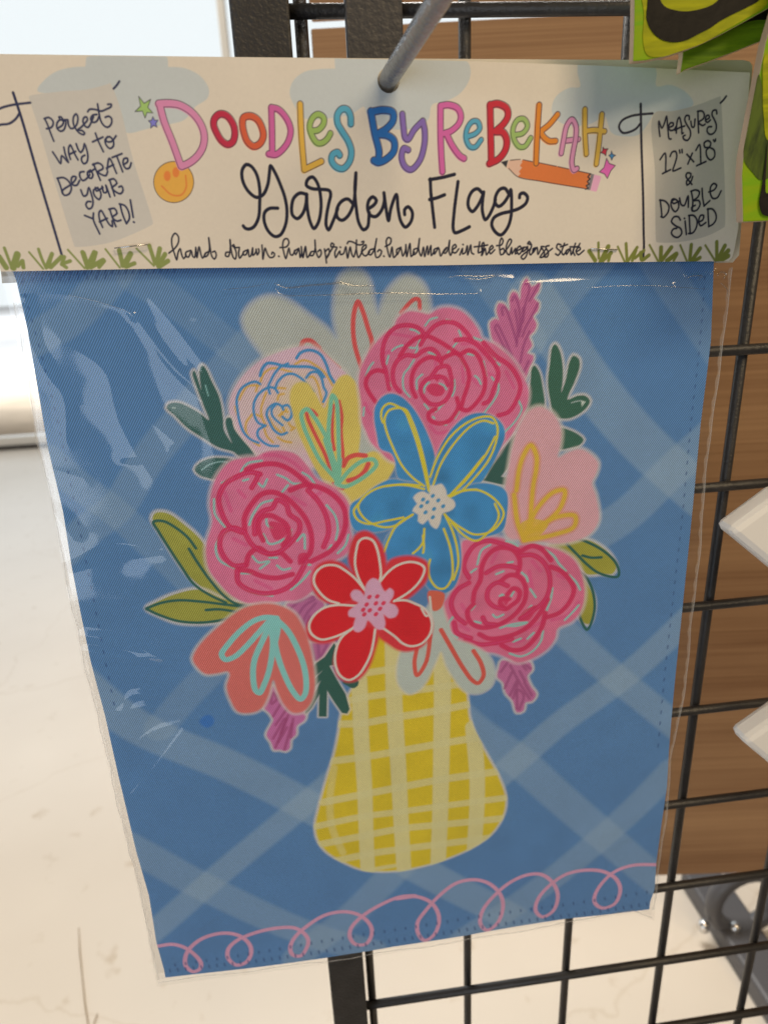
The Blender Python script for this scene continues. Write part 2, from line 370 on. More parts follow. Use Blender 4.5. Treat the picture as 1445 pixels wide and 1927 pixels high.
write('script_lettering', 'Q1', INK2, 6.7, ["72,502 85,518 110,526 150,510 187,440 196,330 196,220 172,110 130,50 95,38 64,80 68,160 110,240 172,286 222,265 257,190 270,100 278,48 312,100 352,190 387,290 402,390 392,490 352,570 310,582 260,540 229,460 234,400 270,370 332,368",
 "552,265 500,254 455,290 438,350 444,420 480,447 520,410 546,330 550,262 556,370 577,470 605,522 637,480 657,390 656,280 632,180 595,133 560,150 548,195 590,220 660,226 722,236 732,262 716,340 700,430 698,500 715,532 752,460 785,372", "905,340 860,299 810,320 778,380 784,440 815,460 860,430 903,340 917,220 922,103 914,240 925,370 945,480 980,532 1010,510 1020,440 1022,400",
 "1018,372 1060,342 1077,310 1050,283 1020,310 1010,370 1030,420 1070,432 1112,390 1137,310 1133,253 1146,350 1168,462 1186,370 1227,266 1241,380 1262,470 1295,512 1337,470 1347,400 1315,358 1289,380 1290,417"])
write('script_lettering', 'Q2', INK2, 6.7, ["183,108 190,260 210,450 236,677", "176,115 330,88 468,53", "176,350 260,330 352,294", "510,140 490,290 465,500 455,700 475,742 560,715 645,672", "802,280 740,223 680,250 634,340 634,440 680,492 732,440 790,330 812,262 800,360 798,490 832,588 870,550 932,420 950,350",
 "1112,290 1060,218 1000,233 954,310 948,390 990,432 1040,400 1102,310 1130,235 1141,400 1131,570 1090,690 1018,768 958,740 908,650 930,570 1010,520 1130,490 1240,450 1312,390 1328,320 1280,273 1240,290 1234,328"])
write('tagline_lettering', 'T1', INK2, 3.3, ["42,247 100,200 137,140 137,80 105,47 73,90 73,170 100,260 120,315 135,240 155,203 170,260 190,303 217,268", "262,220 213,240 213,280 240,287 267,225 282,280 300,292 310,240 313,190 325,292 346,185 365,260 380,298 412,250", "452,230 408,250 403,285 430,272 450,210 443,92 460,210 475,280 500,308 520,270 505,228 483,237",
 "662,240 618,240 613,275 640,282 660,210 658,112 670,220 690,290 710,308 722,250 700,190 682,175 695,163 712,193 752,190 745,240 755,298 792,250", "837,215 793,235 793,265 820,262 840,213 852,282 870,272 886,195 890,270 917,240 922,208 932,265 952,230 945,205", "980,167 985,230 990,308 1012,198 1032,250 1060,292 1097,285 1107,255 1085,238 1078,258", "1148,278 1152,282",
 "1162,192 1230,182 1252,140 1235,103 1205,108 1188,170 1200,240 1220,302 1252,198 1267,262 1290,267 1310,220", "1352,200 1308,230 1320,262 1352,208 1365,292 1380,250 1376,183 1390,287 1418,182"])
write('tagline_lettering', 'T2', INK2, 3.3, ["3,292 27,187 45,292 77,250", "127,230 83,235 73,270 100,272 125,200 122,117 130,220 160,292 187,250 175,213 153,232", "218,207 230,280 238,347", "225,232 260,203 267,250 240,297 252,270 290,210 312,160 290,147 283,182 342,190 322,240 330,292 372,228 378,262 410,252 432,185 450,297 477,187 490,250 510,287 537,210", "376,187 380,190",
 "540,117 540,220 560,292 602,222", "447,152 460,130 500,135 560,165 605,157 612,130 593,135", "590,232 637,190 632,163 600,190 598,250 630,277 672,238", "722,205 680,213 658,250 680,267 715,220 742,103 725,220 740,292 770,282 792,230 770,213 753,232", "813,277 817,281",
 "828,182 880,152 887,105 860,90 840,120 845,180 875,287 897,188 915,292 952,250", "987,190 943,215 950,262 985,198 1005,277 1032,220 1036,163 1045,282 1077,152 1090,282 1122,238", "1162,200 1118,210 1113,265 1145,242 1173,102 1165,210 1190,277 1213,190 1225,282 1252,178 1260,262 1287,173 1292,272 1322,228", "1362,193 1318,215 1323,257 1365,198 1385,277 1422,215 1445,192"])
write('tagline_lettering', 'T3', INK2, 3.3, ["2,140 -30,190 -10,195 15,150 30,67 25,180 40,217 62,160", "55,162 97,130 85,108 60,130 65,187 90,192 122,152", "133,212 160,148 160,202 187,190 207,122 212,212 242,113 250,190 272,205", "163,107 167,110", "332,82 320,192 347,180", "278,132 340,125 412,113", "350,217 377,110 370,88 353,110 357,170 355,217 387,148 400,212 432,168 467,140 455,118 430,150 440,202 482,162",
 "502,120 550,112 567,70 550,43 533,90 533,160 545,212 582,190 570,148 540,162", "573,192 622,130 652,70 635,53 603,110 603,190 630,212 652,140 655,202 692,148 690,202 712,190", "700,172 747,150 735,123 703,160 725,207 772,148", "802,135 763,140 763,180 800,152 812,128 802,220 770,257 748,235 832,158", "852,112 830,78 813,100 852,112 830,192 845,212 882,150", "907,140 868,150 868,190 907,138 917,207 947,150", "977,130 948,130 982,190 970,232 938,237 962,198 1000,150", "1027,120 993,130 1022,190 1010,232 983,232 1012,190 1062,148",
 "1147,112 1115,103 1103,140 1142,180 1120,217 1093,202", "1182,97 1155,190 1175,212 1202,170", "1143,132 1212,108", "1242,150 1203,170 1203,207 1240,158 1250,212 1277,150", "1292,97 1270,180 1287,217", "1238,132 1320,127 1337,98", "1300,182 1342,155 1330,133 1298,170 1320,212 1378,168"])
# title letters
TL = [((206, 126, 152), 14.5, ["L1 55,155 100,320 180,520 268,765", "L1 45,140 130,135 250,150 370,220 460,330 502,450 490,570 430,670 350,735 275,768"]),
 ((182, 40, 62), 13.5, ["L1 607,290 660,243 730,258 792,340 812,430 792,520 740,548 680,512 628,430 598,350 z"]),
 ((202, 86, 52), 13.5, ["L1 900,280 970,263 1040,300 1087,390 1097,470 1062,542 1000,568 940,522 903,430 888,340 z"]),
 ((196, 90, 136), 12.5, ["L1 1178,180 1185,400 1187,630", "L1 1178,178 1250,198 1332,290 1372,400 1352,510 1290,602 1220,652 1152,645"]),
 ((222, 160, 62), 12.5, ["L2 125,140 135,400 150,600 165,775", "L2 165,775 330,695"]),
 ((146, 166, 82), 12, ["L2 235,400 300,390 352,330 352,270 300,238 250,268 218,350 238,440 290,515 340,515 390,475 418,425"]),
 ((82, 152, 166), 13, ["L2 617,330 612,250 580,193 530,188 488,240 488,320 530,400 592,500 622,600 602,700 540,765 470,745 430,685 440,630 490,608 508,635"]),
 ((32, 96, 152), 14, ["L2 810,210 850,430 890,600 880,690", "L2 820,215 930,197 1022,220 1025,300 960,380 885,430 960,440 1032,490 1035,590 965,670 880,705 840,685"]),
 ((126, 96, 152), 12, ["L2 1115,238 1125,350 1145,470 1170,482 1230,390 1312,305", "L2 1312,305 1332,400 1327,540 1282,690 1200,775 1140,745 1108,650 1130,570 1172,585"]),
 ((202, 92, 142), 12.5, ["L3 75,130 75,350 80,500 90,655", "L3 75,130 140,122 212,150 237,210 222,270 160,330 100,352", "L3 120,350 170,450 230,530 262,550"]),
 ((82, 150, 166), 10.5, ["L3 292,375 352,352 387,310 370,257 330,255 288,310 278,390 310,455 350,460 398,402"]),
 ((188, 36, 50), 13.5, ["L3 470,122 475,350 480,585", "L3 470,125 530,113 602,150 612,210 580,270 510,335", "L3 510,335 572,342 602,400 592,480 540,552 465,590"]),
 ((148, 168, 90), 10.5, ["L3 660,365 732,347 767,290 740,237 690,242 653,310 658,390 700,455 745,455 792,388"]),
 ((216, 122, 38), 11.5, ["L3 860,125 845,350 835,590", "L3 1007,200 940,280 872,335", "L3 872,335 890,372 940,412 990,412"]),
 ((206, 132, 156), 10.5, ["L3 1035,510 1055,400 1080,290 1120,240 1152,290 1152,380 1130,500 1120,590 1137,645 1160,632", "L3 1055,412 1172,398"]),
 ((216, 162, 62), 11, ["L3 1225,160 1225,350 1235,515", "L3 1360,200 1340,400 1315,595", "L3 1230,332 1300,325 1380,335"])]
# smiling face behind the first letter
KD.motif('smiley_print')
cir = lambda cx, cy, rx, ry: "c1 " + " ".join("%.1f,%.1f" % (cx + rx * math.cos(a), cy + ry * math.sin(a)) for a in np.linspace(0, 2 * math.pi, 25)[:-1])
KD.fill((224, 152, 62), cir(945, 758, 109, 112)); KD.stroke((70, 55, 45), 1.5, cir(945, 758, 109, 112), closed=True)
for ex, ey in [(910, 725), (957, 705)]: KD.fill((214, 116, 52), cir(ex, ey, 19, 28), soft=1)
KD.stroke((206, 116, 52), 3.2, "c1 880,780 930,825 982,830 1012,790 1010,722")
for c, wd, st in TL:
    KD.motif('title_letter'); KD.letter(c, wd, st)
def shape(name, color, p, ink=(45, 40, 50), smooth=False):
    KD.motif(name); KD.fill(color, p, smooth=smooth); KD.stroke(ink, 1.5, np.vstack([q for q in parse(p) for _ in (0, 1)]), closed=True, soft=.5)
shape('star_print', (148, 172, 92), "c1 755,292 785,330 820,308 805,352 832,382 800,380 790,410 775,372 735,375 765,345")
shape('star_print', (120, 112, 172), "c1 832,403 842,422 860,422 848,440 855,460 836,450 820,465 822,440 808,425 825,422")
KD.motif('pencil_print')
KD.fill((202, 106, 52), "PE 420,264 530,284 750,325 1085,400 1040,548 700,495 380,432 385,350", smooth=False)
KD.fill((207, 163, 134), "PE 290,270 400,262 420,290 392,320 417,340 387,380 402,400 375,427 268,340", smooth=False)
KD.fill((44, 42, 46), "PE 213,285 285,266 265,340", smooth=False)
KD.fill((120, 108, 106), "PE 1085,399 1117,405 1077,560 1048,554", smooth=False)
KD.fill((218, 148, 164), "PE 1117,407 1178,422 1184,432 1142,566 1132,573 1078,561", smooth=False)
for p in ["305,268 400,260", "430,263 530,285", "570,290 750,327", "765,330 870,353", "960,372 1085,400", "290,348 375,427 600,472 1020,542"]: KD.stroke((50, 40, 40), 1.6, "PE " + p, soft=.5)
KD.stroke((40, 36, 40), 2.6, "PE 1078,402 1055,430 1075,450 1050,475 1068,500 1040,515 1058,540 1030,548", soft=.5)
KD.letter(TL[13][0], TL[13][1], TL[13][2][:1]); KD.letter(TL[14][0], TL[14][1], TL[14][2][:1])
shape('sparkle_print', (192, 46, 62), "PE 1200,142 1215,160 1250,157 1235,180 1228,225 1212,208 1180,195 1198,175")
shape('sparkle_print', (62, 122, 160), "PE 1283,180 1293,210 1322,222 1300,235 1285,268 1275,240 1257,222 1277,212")
shape('sparkle_print', (206, 92, 150), "PE 1235,250 1262,300 1320,320 1277,370 1243,445 1215,402 1165,382 1210,340")
GR = (126, 130, 66)
tufts = [("G1", ["35,75 90,220|6", "-10,150 50,240|11", "145,130 110,240|13", "180,190 150,230|7", "190,185 197,240|8"]), ("G1", ["245,110 365,252|4", "325,85 355,170 390,245|6", "440,125 395,235|8", "440,130 425,200 415,240|5", "520,150 430,238|8", "545,150 522,215|7", "595,185 530,215 562,240|7"]),
         ("G1", ["575,90 717,247|4", "700,112 740,230|9", "715,115 745,200|5", "800,112 740,240|9", "817,112 790,200 760,240|6", "875,178 770,238|9", "885,185 840,238|7"]), ("G1", ["895,85 1017,242|4", "1012,95 1042,222|9", "1107,120 1042,225|9", "1117,125 1080,200|7", "1142,205 1070,235|8"]),
         ("G1", ["1160,80 1307,227|4", "1268,55 1317,205|8", "1357,80 1330,208|9", "1402,128 1345,228|9", "1427,185 1350,235|9"]),
         ("G2", ["35,205 90,290|8", "118,130 122,270|5", "207,165 140,297|9", "232,222 150,297|8", "228,222 210,292|6"]), ("G2", ["293,165 357,303|4", "368,138 378,297|6", "468,172 385,297|6", "458,200 425,290|6", "530,200 450,268|6", "500,220 512,285 575,243|7"]),
         ("G2", ["580,150 662,303|4", "685,172 682,280|8", "777,172 690,292|8", "822,232 740,292|9", "828,240 800,290|5"]), ("G2", ["858,152 922,303|4", "958,148 945,285|7", "1037,182 960,297|8", "1037,265 980,297|7"]),
         ("G2", ["1085,152 1177,297|4", "1188,122 1190,285|7", "1262,157 1200,277|8", "1292,202 1210,285|9", "1292,250 1220,292|9"])]
for cr, ps in tufts:
    KD.motif('grass_tuft_print')
    for q in ps:
        p, wd = q.split('|'); KD.stroke(GR if cr == 'G1' else (112, 112, 46), float(wd) * 1.0, cr + " " + p, soft=.7)
KD.c *= (1 + 0.012 * smooth_noise(KD.c.shape[:2], 60) + 0.008 * smooth_noise(KD.c.shape[:2], 4))[..., None].astype(np.float32)

k_left = lambda z: np.full_like(z, -0.1222)
k_right = edge_fn(KD, "N 1411,120 1410,137 1387,430 1381,465 1376,484 1369,491 1366,498", 'z')
k_top = edge_fn(KD, "N -60,101 0,103 415,107 733,112 900,116 1150,125 1414,137 1440,138", 'x')
k_bot = edge_fn(KD, "N -60,513 0,511 320,505 840,499 1100,494 1372,491.5 1440,491", 'x')
def k_h(x, z): return 0.0005 * np.sin((x - 0.02) * 14) + 0.0002 * np.sin(z * 60 + x * 9)
def card_material():
    m, nt, b = nmat('printed_card')
    at = node(nt, 'ShaderNodeAttribute', attribute_name='print'); nt.links.new(at.outputs['Color'], b.inputs['Base Color'])
    b.inputs['Roughness'].default_value = 0.5; b.inputs['Specular IOR Level'].default_value = 0.35
    tc = node(nt, 'ShaderNodeTexCoord'); n = node(nt, 'ShaderNodeTexNoise'); n.inputs['Scale'].default_value = 900
    bp = node(nt, 'ShaderNodeBump'); bp.inputs['Strength'].default_value = 0.08; bp.inputs['Distance'].default_value = 0.0003
    nt.links.new(tc.outputs['Object'], n.inputs['Vector']); nt.links.new(n.outputs['Fac'], bp.inputs['Height']); nt.links.new(bp.outputs[0], b.inputs['Normal'])
    return m
# ------------------------------------------------------------------ the flag's print
FY = -0.045
FL = Sheet(FY, -0.126, 0.190, -0.016, -0.430, 0.00031, (0, 0, 0))
FL.L = np.array([0.52, 0.455, 0.36])
BLUE = (72, 107, 139)
FL.c[:] = FL.col(BLUE)
PALE = (140, 154, 160)
def band(p, wd, a=0.42, c=PALE): FL.stroke(c, wd, p, soft=4.0, alpha=a * .92, mark=False)
# the soft diagonal plaid of the cloth
band("120,1255 257,1365 436,1445 581,1520 812,1650 1000,1745", 62, .34)
band("200,1570 261,1602 382,1668 581,1757 700,1790", 54, .30)
band("280,1760 387,1668 557,1529 640,1460 760,1330", 46, .36)
band("930,1470 985,1422 1056,1359 1190,1262 1310,1150", 50, .36)
band("840,1330 892,1375 974,1432 1040,1490 1240,1660", 58, .30)
band("1020,1150 1056,1184 1150,1268 1220,1325 1280,1375", 48, .34)
band("840,1800 873,1767 941,1724 1082,1616 1180,1530 1260,1450", 48, .30)
band("560,1800 594,1773 648,1733 740,1645 860,1530", 50, .30)
band("120,1040 158,1003 221,955 276,868 335,798 394,727 480,640", 62, 0.21)
band("90,865 150,916 221,968 284,1026 343,1082 420,1150", 56, 0.20)
band("300,1370 345,1318 400,1262 460,1200", 52, 0.21)
band("60,640 130,600 210,520 240,480", 66, 0.20)
band("250,520 330,570 420,640 500,700", 60, 0.15)
band("1000,560 1036,612 1110,720 1200,825 1320,935", 84, .34)
band("960,700 1020,600 1090,520 1130,480", 70, .22)
band("1110,1010 1180,965 1260,890 1340,820", 70, .30)
band("1230,480 1262,530 1310,600 1350,660", 60, .2)
band("880,480 930,540 1000,640", 60, .18)

P_PALE = (151, 152, 139)
# pale green tulip at the top, out of focus edges
FL.motif('pale_tulip_print')
FL.fill(P_PALE, "A 380,815 290,720 190,575 165,480 210,390 320,315 430,300 560,350 700,450 850,560 935,640 925,540 915,430 930,260 970,130 1060,75 1150,100 1200,170 1230,300 1275,440 1330,300 N 738,538 765,519 795,535 808,575 806,610 790,680 740,760 740,860 700,905 A 1100,1700 900,1300 600,900", soft=5, halo=10, halo_c=(185, 190, 165), halo_a=.4)
RED1 = (206, 72, 68)
FL.stroke(RED1, 9, "A 1140,890 1085,700 1070,540 1085,400 1110,340 1150,420 1190,550 1228,690 1210,770")
FL.stroke(RED1, 8, "B 380,115 430,55 480,12 512,15 520,85")
FL.stroke(RED1, 9, "A 640,720 660,670 715,660 790,720")
FL.stroke(RED1, 6, "A 770,700 830,770 900,835 960,885")
# ranunculus
FL.motif('ranunculus_print')
FL.fill((211, 150, 156), "A 270,1610 180,1500 90,1400 50,1250 60,1130 140,980 300,830 450,760 640,708 760,715 850,785 960,885 1020,945 960,1100 900,1300 760,1700 600,1690 420,1640", soft=2.0, halo=9, halo_a=.45)
FL.fill((222, 176, 112), "A 470,980 640,900 800,960 860,1150 700,1500 520,1560 400,1450 380,1200", soft=24, alpha=.5)
FL.fill((226, 186, 140), "A 100,1150 200,1000 330,930 330,1150 240,1350 130,1330", soft=14, alpha=.3)
GOLD = (203, 142, 62); SB = (58, 118, 160)
for p in ["590,860 650,825 700,830 760,865 830,920 880,990 900,1030", "310,1000 330,940 400,890 470,895 560,920", "695,965 740,960 780,1020 800,1100 822,1185",
          "300,1030 200,1040 150,1110 130,1150", "290,1020 270,1080", "355,1090 330,1160 312,1240 330,1320 360,1370", "240,1270 190,1340 190,1420 240,1490 300,1530",
          "450,1150 460,1110 500,1100", "440,1050 510,1055", "340,1390 360,1450 410,1500", "450,1460 500,1490 560,1500", "490,1370 510,1420", "480,1290 500,1240 530,1250",
          "540,1340 560,1370 580,1375", "270,1270 310,1290", "370,1290 420,1370 480,1420", "100,1210 115,1270", "460,1280 520,1230", "560,1400 590,1380"]:
    FL.stroke(GOLD, 4.6, "A " + p, alpha=.92)
for p, wd in [("605,805 640,760 720,740 800,775 850,860 880,950 915,1005", 6), ("305,950 320,900 360,850 420,850 500,870 600,875 720,880 790,910 830,960", 6),
          ("535,850 470,880 420,940 390,1000 372,1040 385,1098", 5), ("430,1055 450,1000 510,945 570,935 640,970 700,1030 745,1080", 5),
          ("685,968 720,925 770,920 810,970 830,1050 852,1090 840,1130 825,1165", 5), ("305,1020 270,1000 200,1020 140,1070 112,1150 120,1250 135,1330 170,1420 230,1480 290,1505", 5),
          ("450,1090 430,1060 390,1045 330,1070 280,1120 252,1190 258,1280 290,1340 340,1362", 5), ("350,1362 290,1400 285,1450 330,1500 390,1530 455,1532", 5),
          ("525,1420 480,1437 420,1400 380,1330 358,1270 375,1220 430,1182 480,1200 495,1230", 5), ("490,1360 440,1320 405,1280 400,1230 430,1195", 4.5),
          ("490,1290 530,1320 560,1290 562,1230 530,1192 500,1200", 5)]:
    FL.stroke(SB, wd, "A " + p)
# yellow tulip
FL.motif('yellow_tulip_print')
FL.fill((226, 161, 78), "A 560,1060 600,1012 690,1005 760,1095 832,1215 860,1150 900,1050 960,960 1020,940 1090,1000 1130,1100 1140,1250 1130,1450 1128,1605 1230,1570 1330,1590 F 440,560 450,640 400,740 330,840 180,960 60,960 0,930 A 860,1870 760,1720 680,1560 610,1400 570,1250 548,1150", soft=2.2)
TEAL2 = (106, 160, 128); RED2 = (200, 70, 62)
for p, wd in [("900,1770 840,1600 760,1440 700,1310 688,1262", 7), ("700,1222 740,1240 772,1275", 6), ("915,1560 900,1450 903,1250 910,1195", 6), ("955,1160 978,1280 972,1400 987,1600 980,1680", 6),
              ("990,1690 1025,1630 1095,1602 1172,1608", 9), ("1030,1812 1100,1790 1160,1742 1195,1675", 9), ("905,1835 940,1880 990,1880", 5)]:
    FL.stroke(RED2, wd, "A " + p)
for p, wd in [("920,1790 800,1650 720,1500 662,1360 648,1260 690,1225 750,1290 830,1420 880,1520", 8), ("935,1700 880,1560 868,1420 880,1250 902,1112 930,1150 945,1280 950,1450 955,1650 958,1760", 8),
              ("930,1840 1000,1862 1100,1820 1200,1750 1262,1680 1240,1640 1150,1650 1050,1720 950,1835", 8), ("850,1480 915,1700 945,1840", 12), ("960,1640 945,1840", 9)]:
    FL.stroke(TEAL2, wd, "A " + p)
# dark green leaf sprays
DG = (46, 82, 74)
FL.motif('dark_leaf_spray_print')
FL.fill(DG, "D 612,755 560,610 500,450 458,310 475,288 500,340 540,465 528,370 530,260 553,238 590,280 640,390 700,510 730,620 746,740 755,850 830,970 800,900 768,780 780,735 820,732 850,830 930,940 1000,1020 1052,1105 1000,1120 900,1100 850,1055 700,1010 550,920 400,820 290,710 215,640 240,600 330,593 440,640 540,700", soft=.9, halo=7, smooth=True)
FL.fill(DG, "D 478,1220 520,1160 620,1115 720,1108 850,1130 800,1220 700,1310 600,1298 520,1270", soft=.9, halo=6)
FL.stroke((120, 150, 142), 2.4, "D 545,1222 620,1172 720,1145 785,1150")
FL.stroke((120, 160, 150), 2.0, "D 580,425 595,480 608,525")
FL.stroke((150, 165, 150), 2.0, "D 270,640 295,640")
FL.motif('dark_leaf_spray_print')
DG2 = (48, 84, 66)
FL.fill(DG2, "C 480,1310 505,1150 528,1000 538,905 560,885 600,940 625,1050 637,1250 560,1330", soft=.9, halo=6)
FL.fill(DG2, "C 730,1310 690,1170 673,1020 690,880 715,725 740,708 775,760 800,900 797,1030 785,1110 820,1020 860,850 890,803 937,830 942,900 900,1020 838,1172 920,1142 990,1142 1028,1185 1000,1240 920,1302 830,1333", soft=.9, halo=7)
FL.fill((165, 178, 170), "C 952,1180 992,1190 958,1232", soft=.8, smooth=False)
FL.stroke((150, 160, 150), 1.6, "C 870,1200 910,1188 950,1182", mark=False)
FL.fill(DG2, "C 770,1412 850,1428 930,1468 972,1510 940,1552 860,1578 760,1582", soft=.9, halo=6)
FL.fill((42, 76, 66), "C 388,1462 402,1480 372,1560 345,1700 330,1750 275,1820 330,1826 330,1895 250,1880 160,1860 95,1846 98,1830 145,1830 170,1760 220,1660 320,1550", soft=.9, halo=6, smooth=False)
# lavender sprigs
def sprig(fillp, strokes, base=(170, 92, 122), dark=(132, 58, 98)):
    FL.motif('lavender_sprig_print')
    FL.fill(base, fillp, soft=1.8, halo=6, halo_c=(214, 180, 178), halo_a=.75)
    for p in strokes: FL.stroke(dark, 5.0, p, soft=1.0, alpha=.72)
sprig("C 500,150 540,220 612,188 600,260 560,320 602,360 590,430 553,470 582,540 560,600 520,640 542,720 500,780 550,800 550,840 520,900 500,960 475,1010 430,930 340,800 280,740 220,700 190,600 188,520 240,490 260,505 240,420 260,360 310,370 350,425 352,310 380,263 420,280 440,330 450,240 470,180",
      ["C 330,800 262,640 228,565 245,542 300,640 370,800", "C 295,460 288,400 310,395 365,530 410,690", "C 375,340 395,300 425,370 440,500 430,640", "C 490,200 510,190 520,250 490,350 465,520", "C 592,365 540,470 490,560 460,640", "C 520,600 475,700 440,860", "C 600,200 560,270 520,340", "C 300,720 380,850 450,930", "C 400,420 420,560 410,720", "C 470,400 455,520 440,600", "C 510,850 470,940"])
sprig("I 840,170 920,110 1050,78 1090,110 1150,160 1060,250 1000,380 1020,460 1225,470 1150,585 1100,622 1060,600 1010,450 950,330 900,230",
      ["I 880,190 960,130 1060,100", "I 930,260 990,170 1070,120", "I 970,330 1010,230 1080,150", "I 1040,480 1080,600", "I 1100,480 1110,610", "I 1170,480 1120,580", "I 1000,350 1030,250"], (158, 88, 122), (130, 62, 100))
sprig("I 740,815 790,900 860,980 920,1030 995,1015 992,1090 930,1140 922,1210 882,1250 872,1320 840,1342 790,1330 750,1332 722,1270 686,1210 722,1130 740,1090 705,1030 662,990 690,930",
      ["I 720,950 740,870 770,920 730,960", "I 740,1060 800,960", "I 760,1130 850,1000", "I 760,1310 850,1080", "I 830,1330 890,1120", "I 740,1240 830,1080", "I 880,1230 900,1080", "I 800,1200 860,1050", "I 780,1270 850,1150"], (166, 92, 130), (136, 56, 92))
sprig("G 530,1045 620,1050 720,1050 742,1110 710,1150 732,1220 772,1285 740,1332 700,1340 682,1400 640,1412 608,1330 560,1272 540,1200 500,1160 510,1100",
      ["G 525,1125 570,1060", "G 552,1240 600,1130", "G 612,1310 640,1210 625,1290", "G 640,1385 645,1250 685,1290 655,1390", "G 725,1312 660,1210 590,1080", "G 692,1190 655,1120", "G 730,1100 670,1060 700,1110", "G 590,1290 635,1190", "G 740,1290 690,1200"], (164, 92, 124), (134, 62, 96))
# olive leaves
OL = (134, 131, 54); ODK = (36, 80, 68)
FL.motif('olive_leaf_print')
FL.fill(OL, "E 92,470 110,435 145,428 200,440 300,510 400,600 450,680 460,800 520,890 640,990 700,1020 580,1020 450,940 340,850 250,730 150,570", soft=1.0, halo=8, mottle=.05)
FL.fill(OL, "E 58,1050 130,1005 250,955 400,928 560,990 740,1020 850,1022 760,1060 640,1108 520,1138 400,1148 250,1138 130,1092", soft=1.0, halo=8, mottle=.05)
for p in ["375,662 320,590 230,520 160,486 98,492 130,550 200,660 280,780 360,890 460,960 570,1012", "330,665 390,760 470,870 560,970 640,1020 730,1030", "55,1050 150,1015 260,998 400,1005 550,1022 710,1042",
          "55,1055 130,1090 260,1132 400,1142 540,1125 640,1098 668,1082 600,1065 520,1055 440,1060"]:
    FL.stroke(ODK, 5.4, "E " + p)
FL.motif('olive_leaf_print')
FL.fill((138, 132, 48), "G 855,240 940,225 1050,205 1130,205 1220,250 1290,315 1325,400 1300,440 1230,440 1120,442 1080,400 1030,335 950,285", soft=1.0, halo=7, mottle=.05)
FL.fill((136, 130, 46), "G 1080,440 1130,520 1172,620 1168,720 1142,790 1115,790 1075,740 1085,640 1100,530", soft=1.0, halo=7, mottle=.05)
for p in ["880,222 950,190 1050,194 1160,235 1250,290 1320,360 1346,435 1338,460 1300,462 1200,432 1120,372 1050,302 980,230", "1090,312 1150,327 1222,325", "1055,408 1120,470 1165,570 1177,680 1152,790 1126,832 1090,782 1065,712"]:
    FL.stroke((30, 78, 66), 5.0, "G " + p)

# roses
ROSE = (201, 96, 119); CRIM = (176, 36, 72); MINT = (122, 160, 146)
def rose(cr, outline, crim, faint, blobs, mint, wd, rosec=ROSE):
    FL.motif('rose_print')
    FL.fill(rosec, cr + " " + outline, soft=2.2, halo=8, halo_c=(222, 160, 170), halo_a=.6, mottle=.05)
    for p in faint: FL.stroke((198, 62, 104), wd * .9, cr + " " + p, alpha=.55, soft=1.2)
    for p in mint: FL.stroke(MINT, wd * .55, cr + " " + p, soft=.8)
    for p in crim: FL.stroke(CRIM, wd * 1.22, cr + " " + p, soft=1.0, alpha=.93)
    for p in blobs: FL.fill(CRIM, cr + " " + p, soft=1.0, alpha=.85)
    for p in crim[::2]: FL.stroke((200, 66, 108), wd * .25, cr + " " + p, soft=.8, alpha=.5)
rose('B', "60,640 70,560 120,440 190,340 270,260 320,235 350,160 430,105 520,110 590,125 660,85 740,75 830,100 910,170 970,260 985,305 1080,350 1170,420 1240,500 1300,600 1337,690 1330,800 1290,910 1230,1010 1150,1110 1100,1190 1000,1280 700,1280 300,1230 220,1160 150,1090 110,1000 85,940 78,800",
     ["290,690 265,560 240,470 245,370 280,280 340,225 430,208 510,230 560,280", "370,440 420,370 490,310 570,290 650,322 730,370 800,420", "525,355 580,270 640,210 720,183 800,200 860,250 910,312",
      "190,790 140,720 113,650 140,580 200,550 262,562", "370,712 330,660 318,560 350,480 420,435 490,440 550,400 610,388 660,430 682,490", "490,750 460,680 468,570 520,490 600,450 650,462 680,482",
      "610,590 660,530 730,520 752,580 762,660 740,740 680,800 600,802 540,740 528,680 570,620 650,598 710,610 732,660", "690,462 750,430 800,420 860,500 892,580 882,660 850,760 832,830",
      "790,322 860,315 930,340 990,390 1040,450 1090,510 1112,580 1080,680 1040,780 1000,800", "820,432 890,398 950,430 990,510 1012,620 1000,710 950,790 880,850 830,842",
      "1000,342 1090,440 1180,500 1240,570 1277,670 1250,770 1190,860 1108,890", "640,842 590,870 592,920 660,950 740,930 790,870 812,820 800,760"],
     ["600,970 650,1022 730,1010", "110,800 125,850 150,880", "880,580 970,662", "840,350 930,350 1000,430", "300,270 420,290 480,300", "640,480 640,560", "260,420 380,370 470,330", "1000,560 1080,590", "840,520 850,640", "1170,560 1230,680"],
     ["570,690 600,652 680,660 712,700 680,742 620,742", "630,590 680,580 650,640"],
     ["115,590 140,530 170,490", "270,500 285,440", "310,402 345,375 390,360", "430,372 490,380 522,320", "490,420 505,385", "450,240 485,248 515,268", "560,212 600,165 650,150", "720,168 750,172", "815,250 832,292", "445,750 400,690 400,580 440,530 478,470", "500,690 498,620 540,580",
      "550,722 560,670 590,642", "670,650 705,665 720,692", "780,622 782,690 765,742", "815,442 850,500 866,542", "880,425 930,435", "1000,480 1022,590", "1030,380 1060,410 1090,460", "935,590 960,610 980,652", "1005,870 1080,770 1112,700 1112,650",
      "1265,780 1287,840 1240,930 1160,1012", "555,805 592,850", "640,860 700,802", "660,950 720,960", "785,910 820,850", "920,300 990,325", "730,420 800,340", "100,830 95,892", "585,412 640,436", "1062,600 1077,622", "1095,490 1122,508", "620,900 632,912", "290,640 300,670"], 7)
